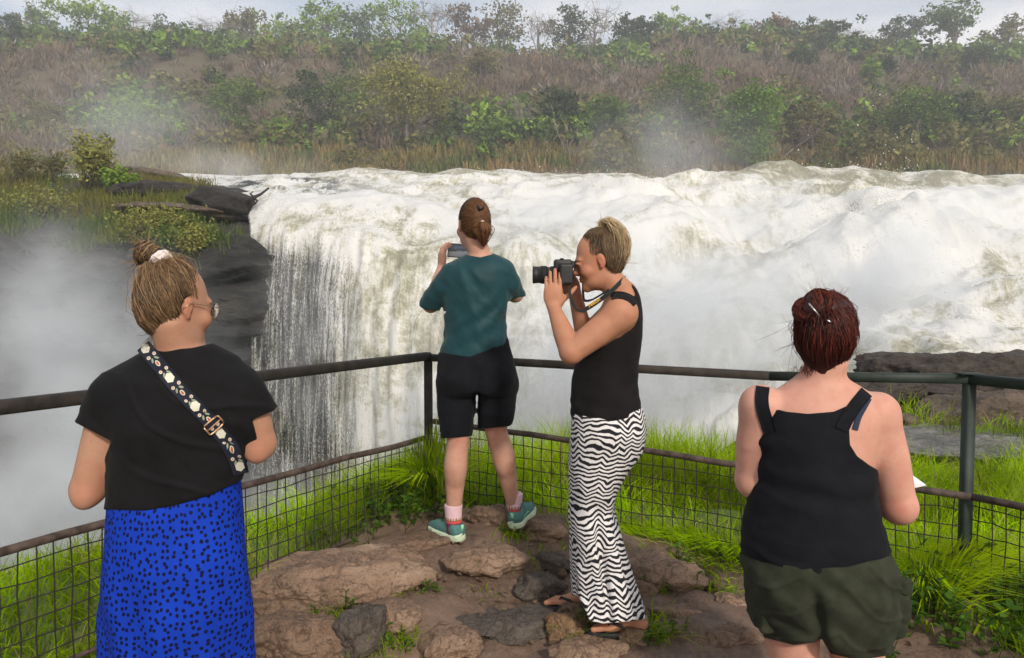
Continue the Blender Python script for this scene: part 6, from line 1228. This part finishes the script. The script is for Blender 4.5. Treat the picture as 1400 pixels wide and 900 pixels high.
for s, a, k_, an_ in ((-1, J(1072, 790), J(1084, 890), J(1086, 1110)), (1, J(1165, 795), J(1172, 905), J(1168, 1110))):
    b4.u(chain([a, k_, k_ * .6 + an_ * .4, np.array([an_[0], 2.3, base4[2] + .09])], [.11, .078, .07, .042]), .02); add_foot(b4, np.array([an_[0], 2.3, base4[2] + .085]), s * .15)
g4 = add_head(b4, hc4, R4h, sc4, fat=.006)
skin_body(p4, b4, base4 + (-.4, -.28, -.02), base4 + (.42, .55, 1.68), .0068, M_SKIN4, ELB([J(1229, 698, -.05)], face_tint(g4, sc4, [])))
tank4 = S(f4.loft(T4, .004)); tank4.warp(wr(.004, 8, 20, 23, 3)); tank4.warp(lambda p: -.007 * np.clip(1 - np.abs(np.sin(p[:, 2] * 17 + p[:, 0] * 4 * np.sign(p[:, 0] - base4[0]) + 2 * vnoise(p * 4, 6))) * 3, 0, 1) * np.clip(.3 + vnoise(p * 4, 13) * 2, 0, 1)); tank4.warp(lambda p: .004 * np.sin(p[:, 2] * 70 + 3 * vnoise(p * 5, 2)) * np.exp(-((p[:, 2] - J(1100, 650)[2]) / .12) ** 2))
tank4.keep(f4.poly([(1028, 566), (1042, 553), (1053, 557), (1075, 563), (1105, 566), (1140, 563), (1156, 556), (1166, 566), (1161, 585), (1162, 608), (1172, 624), (1190, 637), (1230, 660), (1240, 760), (1213, 769), (1165, 782), (1120, 787), (1080, 783), (1045, 770), (1000, 752), (990, 700), (1010, 610), (1026, 596), (1026, 560)]), .003)
top4 = cloth_part(p4, 'tank_top', tank4, base4 + (-.36, -.28, .65), base4 + (.36, .28, 1.45), .0066, M_NAVY)
M_KHAKI = cloth('olive_canvas', (.018, .022, .013), (.034, .038, .024), .9, 600, 20)
sh4 = S(f4.loft([(735, 1018, 1208, .172), (765, 1012, 1222, .184, -.005), (800, 1016, 1228, .186, -.008), (840, 1026, 1230, .17), (862, 1032, 1228, .15)], .004)); sh4.u(cone(J(1074, 800, -.01), J(1083, 874), .110, .091), .015); sh4.u(cone(J(1166, 805, -.01), J(1174, 888), .116, .100), .015)
for u_ in (1078, 1162): sh4.u(ell(J(u_, 800, -.085), (.10, .085, .10)), .04)
sh4.warp(lambda p: (lambda uv: .026 * np.exp(-((uv[0] - np.interp(uv[1], [780, 872], [1108, 1122])) / 9) ** 2) * np.clip((uv[1] - 785) / 50, 0, 1))(UV(p)) * (p[:, 1] < 2.28)); sh4.warp(wr(.006, 9, 14, 33, 6)).warp(lambda p: -.006 * np.clip(1 - np.abs(np.sin(p[:, 2] * 24 + np.abs(p[:, 0] - base4[0]) * 22 + 2 * vnoise(p * 5, 6))) * 3, 0, 1)).warp(lambda p: .004 * np.sin((p[:, 2] * 1.0 + p[:, 0] * .8) * 60 + 3 * vnoise(p * 6, 3)))
sh4.keep(f4.poly([(980, 740), (1045, 763), (1100, 778), (1160, 775), (1214, 760), (1216, 745), (1260, 745), (1260, 880), (1216, 896), (1175, 903), (1136, 894), (1122, 872), (1121, 878), (1085, 882), (1045, 872), (1033, 845), (1018, 808), (1008, 770)]), .004)
for pts_ in ([(1043, 530), (1041, 544), (1042, 558), (1047, 574), (1054, 592)], [(1184, 537), (1178, 544), (1168, 556), (1158, 571), (1150, 588)]): ribbon(lambda p: np.minimum(b4(p), tank4(p)), pts_, .042, 1.9, 2.4, .001, .003, M_NAVY, 'shoulder_strap', top4, f4, 24)
so4 = cloth_part(p4, 'shorts', sh4, base4 + (-.38, -.3, .35), base4 + (.4, .3, 1.0), .0066, M_KHAKI)
for uu, vv_, s in ((1213, 826, 1), (1040, 818, -1)):
    pk_ = S(rbox(J(uu, vv_, -.02 if s > 0 else 0), np.array([.030, .085, .082]), .016)); pk_.warp(wr(.010, 14, 14, 55 + s)); V, F = snets(pk_, J(uu, vv_) - .16, J(uu, vv_) + .16, .005); cp = build('cargo_pocket', V, F, M_KHAKI, so4)
fp = S(rbox(J(1219, 790, -.03), np.array([.022, .075, .022]), .008)); fp.warp(wr(.008, 16, 16, 61)); V, F = snets(fp, J(1219, 790) - .14, J(1219, 790) + .14, .005); build('pocket_flap', V, F, M_KHAKI, so4)
# bra strap showing beside the top's strap
M_BRA = cloth('dark_blue_elastic', (.015, .022, .045), (.024, .034, .062), .6)
ribbon(lambda p: np.minimum(b4(p), tank4(p)), [(1187, 545), (1181, 556), (1173, 570), (1168, 588)], .018, 1.9, 2.4, .002, .0015, M_BRA, 'bra_strap', p4, f4, 20)
# messy dark red bun
an4 = np.array([-.005, -.075, .118]); bn = J(1127, 425, -.03); N4 = 4000
ss = scalp_strands(hc4, R4h, sc4, an4, N4, 51, lift=.016, wave=.005, grow=1.10, taper=.30, zmin=-.125); LO, HI = (.020, .006, .005), (.15, .028, .016)
H4 = [(ss, .0010, hair_cols(len(ss), LO, HI, 52, 1.8)), (loops(J(1130, 428, -.03), (.1, -.75, .65), 700, .050, .030, 53, flat=.8, arc=(1.2, 3)), .0010, hair_cols(700, LO, (.20, .035, .018), 54)), (loops(J(1118, 417, -.05), (-.7, -.6, .3), 500, .026, .026, 55, flat=.8, arc=(1.5, 3.5)), .0010, hair_cols(500, LO, (.24, .045, .022), 56)), (loops(J(1122, 416, -.04), (.75, -.5, .3), 480, .028, .024, 66, flat=.8, arc=(1.5, 3.5)), .0010, hair_cols(480, LO, (.24, .045, .022), 67)), (loops(J(1148, 426, -.04), (.4, -.8, .2), 480, .026, .024, 57, flat=.8, arc=(1.5, 3.5)), .0010, hair_cols(480, LO, (.20, .035, .02), 58)), (loops(J(1102, 424, -.04), (-.4, -.8, .3), 420, .022, .020, 68, flat=.8, arc=(1.5, 3.5)), .0010, hair_cols(420, LO, (.20, .035, .02), 69)),
      (wisps([J(1082, 440), J(1084, 470), J(1090, 500), J(1170, 480), J(1172, 450)], [(-.6, 0, -.5), (-.5, 0, -.8), (.5, 0, -.9)], 70, .05, 59, curl=.9), .0004, hair_cols(70, LO, HI, 60)), (wisps([J(1100 + 5 * i_, 500 + (i_ % 3), -.04) for i_ in range(10)], [(0, -.1, -1), (.2, 0, -1), (-.3, 0, -1)], 150, .030, 61), .0009, hair_cols(150, LO, HI, 62)), (wisps([J(1110, 402), J(1130, 402), J(1150, 408)], [(0, 0, 1), (.5, 0, .6), (-.5, 0, .6)], 40, .025, 63, curl=1.0), .0004, hair_cols(60, LO, (.25, .05, .03), 64))]
fx = S(ell(g4(SCALP_C + (0, 0, .015)), SCALP_R * np.array([1.08, 1.08, .92]) * sc4, R4h)).u(cone(g4((0, -.035, -.03)), g4((0, -.036, -.086)), .062, .034), .03); fx.keep(half(np.array([0, .9, -.3]) @ R4h, g4((0, .030, .06))), .02); fx.keep(half(np.array([0, .2, -1]) @ R4h, g4((0, -.06, -.112))), .02); fx.u(ell(J(1128, 424, -.035), (.078, .058, .044)), .02).u(ell(J(1118, 412, -.045), (.036, .034, .030)), .012)
for s in (-1, 1): fx.cut(ell(g4((s * .088, .022, -.025)), np.array([.03, .036, .045])), .01)
hair4 = make_hair(p4, hc4, R4h, sc4, H4, (.030, .008, .006), 4, fx)
bm = MB(); bm.add(*tube([J(1106, 415, -.10), J(1120, 432, -.115)], [.003, .0025], 6)); bm.add(*tube([J(1131, 438, -.115), J(1138, 442, -.11)], [.003, .004], 6)); bm.build('hair_stick', simple('silver_pin', (.5, .5, .5), (.6, .6, .6), metal=1, rough=.25, bstr=0), hair4)
# white sheet in her hands
pc = J(1242, 655, .30); pt_ = MB(); sheet = np.array([J(1200, 672, .22), J(1252, 667, .16), J(1266, 664, .30), J(1241, 646, .40), J(1205, 648, .40)]); nS = np.array([0, 0, .0025]); k = len(sheet); j = np.arange(k)
pt_.add(np.vstack([sheet, sheet + nS, sheet.mean(0), sheet.mean(0) + nS]), [np.stack([j, (j + 1) % k, (j + 1) % k + k, j + k], -1), np.vstack([np.stack([(j + 1) % k, j, 0 * j + 2 * k], -1), np.stack([j + k, (j + 1) % k + k, 0 * j + 2 * k + 1], -1)])])
pt_.build('paper', simple('white_paper', (.78, .78, .79), (.82, .82, .83), rough=.7, bstr=.05), loc=tuple(pc), smooth=False, label='white sheet of paper held at the waist beside the olive shorts', category='paper')
# ------------------------------------------------------------------ drifting spray and haze
def mist(u, v, d, ru, rv, rd, dens, lo, hi, sc, seed, colr=(.91, .94, .98), tilt=0.0):
    s = d / FPX; V, F = ICO[3]; c = P(u, v, d)
    o = link('mist', mesh_data('mist', V, F), None, tuple(c), kind='stuff'); o.scale = (ru * s, rd, rv * s); o.rotation_euler = (0, tilt, 0)
    m = bpy.data.materials.new('mist'); m.use_nodes = True; n, l = m.node_tree.nodes, m.node_tree.links; n.remove(n['Principled BSDF'])
    pv_ = n.new('ShaderNodeVolumePrincipled'); pv_.inputs['Color'].default_value = (*colr, 1)
    tc = n.new('ShaderNodeTexCoord'); ln = n.new('ShaderNodeVectorMath'); ln.operation = 'LENGTH'; l.new(tc.outputs['Object'], ln.inputs[0])
    fall = n.new('ShaderNodeMapRange'); fall.interpolation_type = 'SMOOTHSTEP'; fall.inputs['From Min'].default_value = 1.0; fall.inputs['From Max'].default_value = .25
    l.new(ln.outputs['Value'], fall.inputs['Value'])
    mp = n.new('ShaderNodeMapping'); mp.inputs['Location'].default_value = (seed * 3.1, seed * 1.7, seed); mp.inputs['Scale'].default_value = (1, rd / (ru * s), rv / ru); l.new(tc.outputs['Object'], mp.inputs['Vector'])
    nz = noise(n, l, mp.outputs[0], sc, 4, .6, .4); nr = n.new('ShaderNodeMapRange'); nr.inputs['From Min'].default_value = lo; nr.inputs['From Max'].default_value = hi; l.new(nz, nr.inputs['Value'])
    l.new(mathn(n, l, 'MULTIPLY', mathn(n, l, 'MULTIPLY', fall.outputs[0], nr.outputs[0]), dens), pv_.inputs['Density'])
    l.new(pv_.outputs[0], n['Material Output'].inputs['Volume']); o.data.materials.append(m); return o
# gorge on the left
mist(45, 565, 17, 340, 320, 5.0, .50, .38, .66, 2.1, 1)
mist(50, 700, 14, 190, 110, 2.6, .6, .36, .62, 2.0, 15)
mist(440, 470, 21.5, 120, 220, 1.4, .22, .30, .66, 2.0, 16)
mist(330, 720, 18.5, 240, 110, 3.0, .22, .3, .6, 1.8, 2)
# foot of the main fall, plumes
mist(860, 470, 16.5, 330, 170, 2.6, .75, .32, .62, 2.0, 3)
mist(1010, 380, 20, 190, 150, 2.2, .8, .38, .66, 2.2, 4)
mist(1230, 400, 19, 160, 120, 2.2, 1.3, .38, .62, 2.4, 5, tilt=.5)
mist(660, 560, 17.5, 190, 130, 1.6, .6, .34, .64, 2.0, 8)
# thin spray hanging over the rapids
mist(760, 330, 25, 210, 110, 2.6, .42, .34, .66, 2.2, 10)
mist(1060, 300, 31, 170, 70, 3.0, .40, .38, .66, 2.4, 11)
mist(1330, 330, 24, 170, 110, 2.6, .45, .36, .66, 2.4, 12)
mist(500, 290, 28, 170, 60, 2.6, .30, .38, .66, 2.4, 13)
mist(1150, 470, 16, 200, 90, 1.6, .7, .36, .64, 2.2, 14)
# puffs above the crest and over the ledge
mist(925, 205, 52, 170, 100, 6, .06, .40, .66, 1.8, 6)
mist(150, 175, 57, 210, 110, 6, .045, .36, .66, 1.8, 7)
mist(330, 228, 58, 150, 36, 4, .12, .36, .66, 2.0, 9)
# even haze over the whole scene
Vh, Fh = box((0, 140, 44), (345, 275, 59.2)); hzm = bpy.data.materials.new('haze'); hzm.use_nodes = True; n, l = hzm.node_tree.nodes, hzm.node_tree.links; n.remove(n['Principled BSDF'])
pv_ = n.new('ShaderNodeVolumePrincipled'); pv_.inputs['Color'].default_value = (.86, .90, .97, 1); pv_.inputs['Density'].default_value = .0010
l.new(pv_.outputs[0], n['Material Output'].inputs['Volume'])
build('haze', Vh, Fh, hzm, smooth=False, kind='stuff')
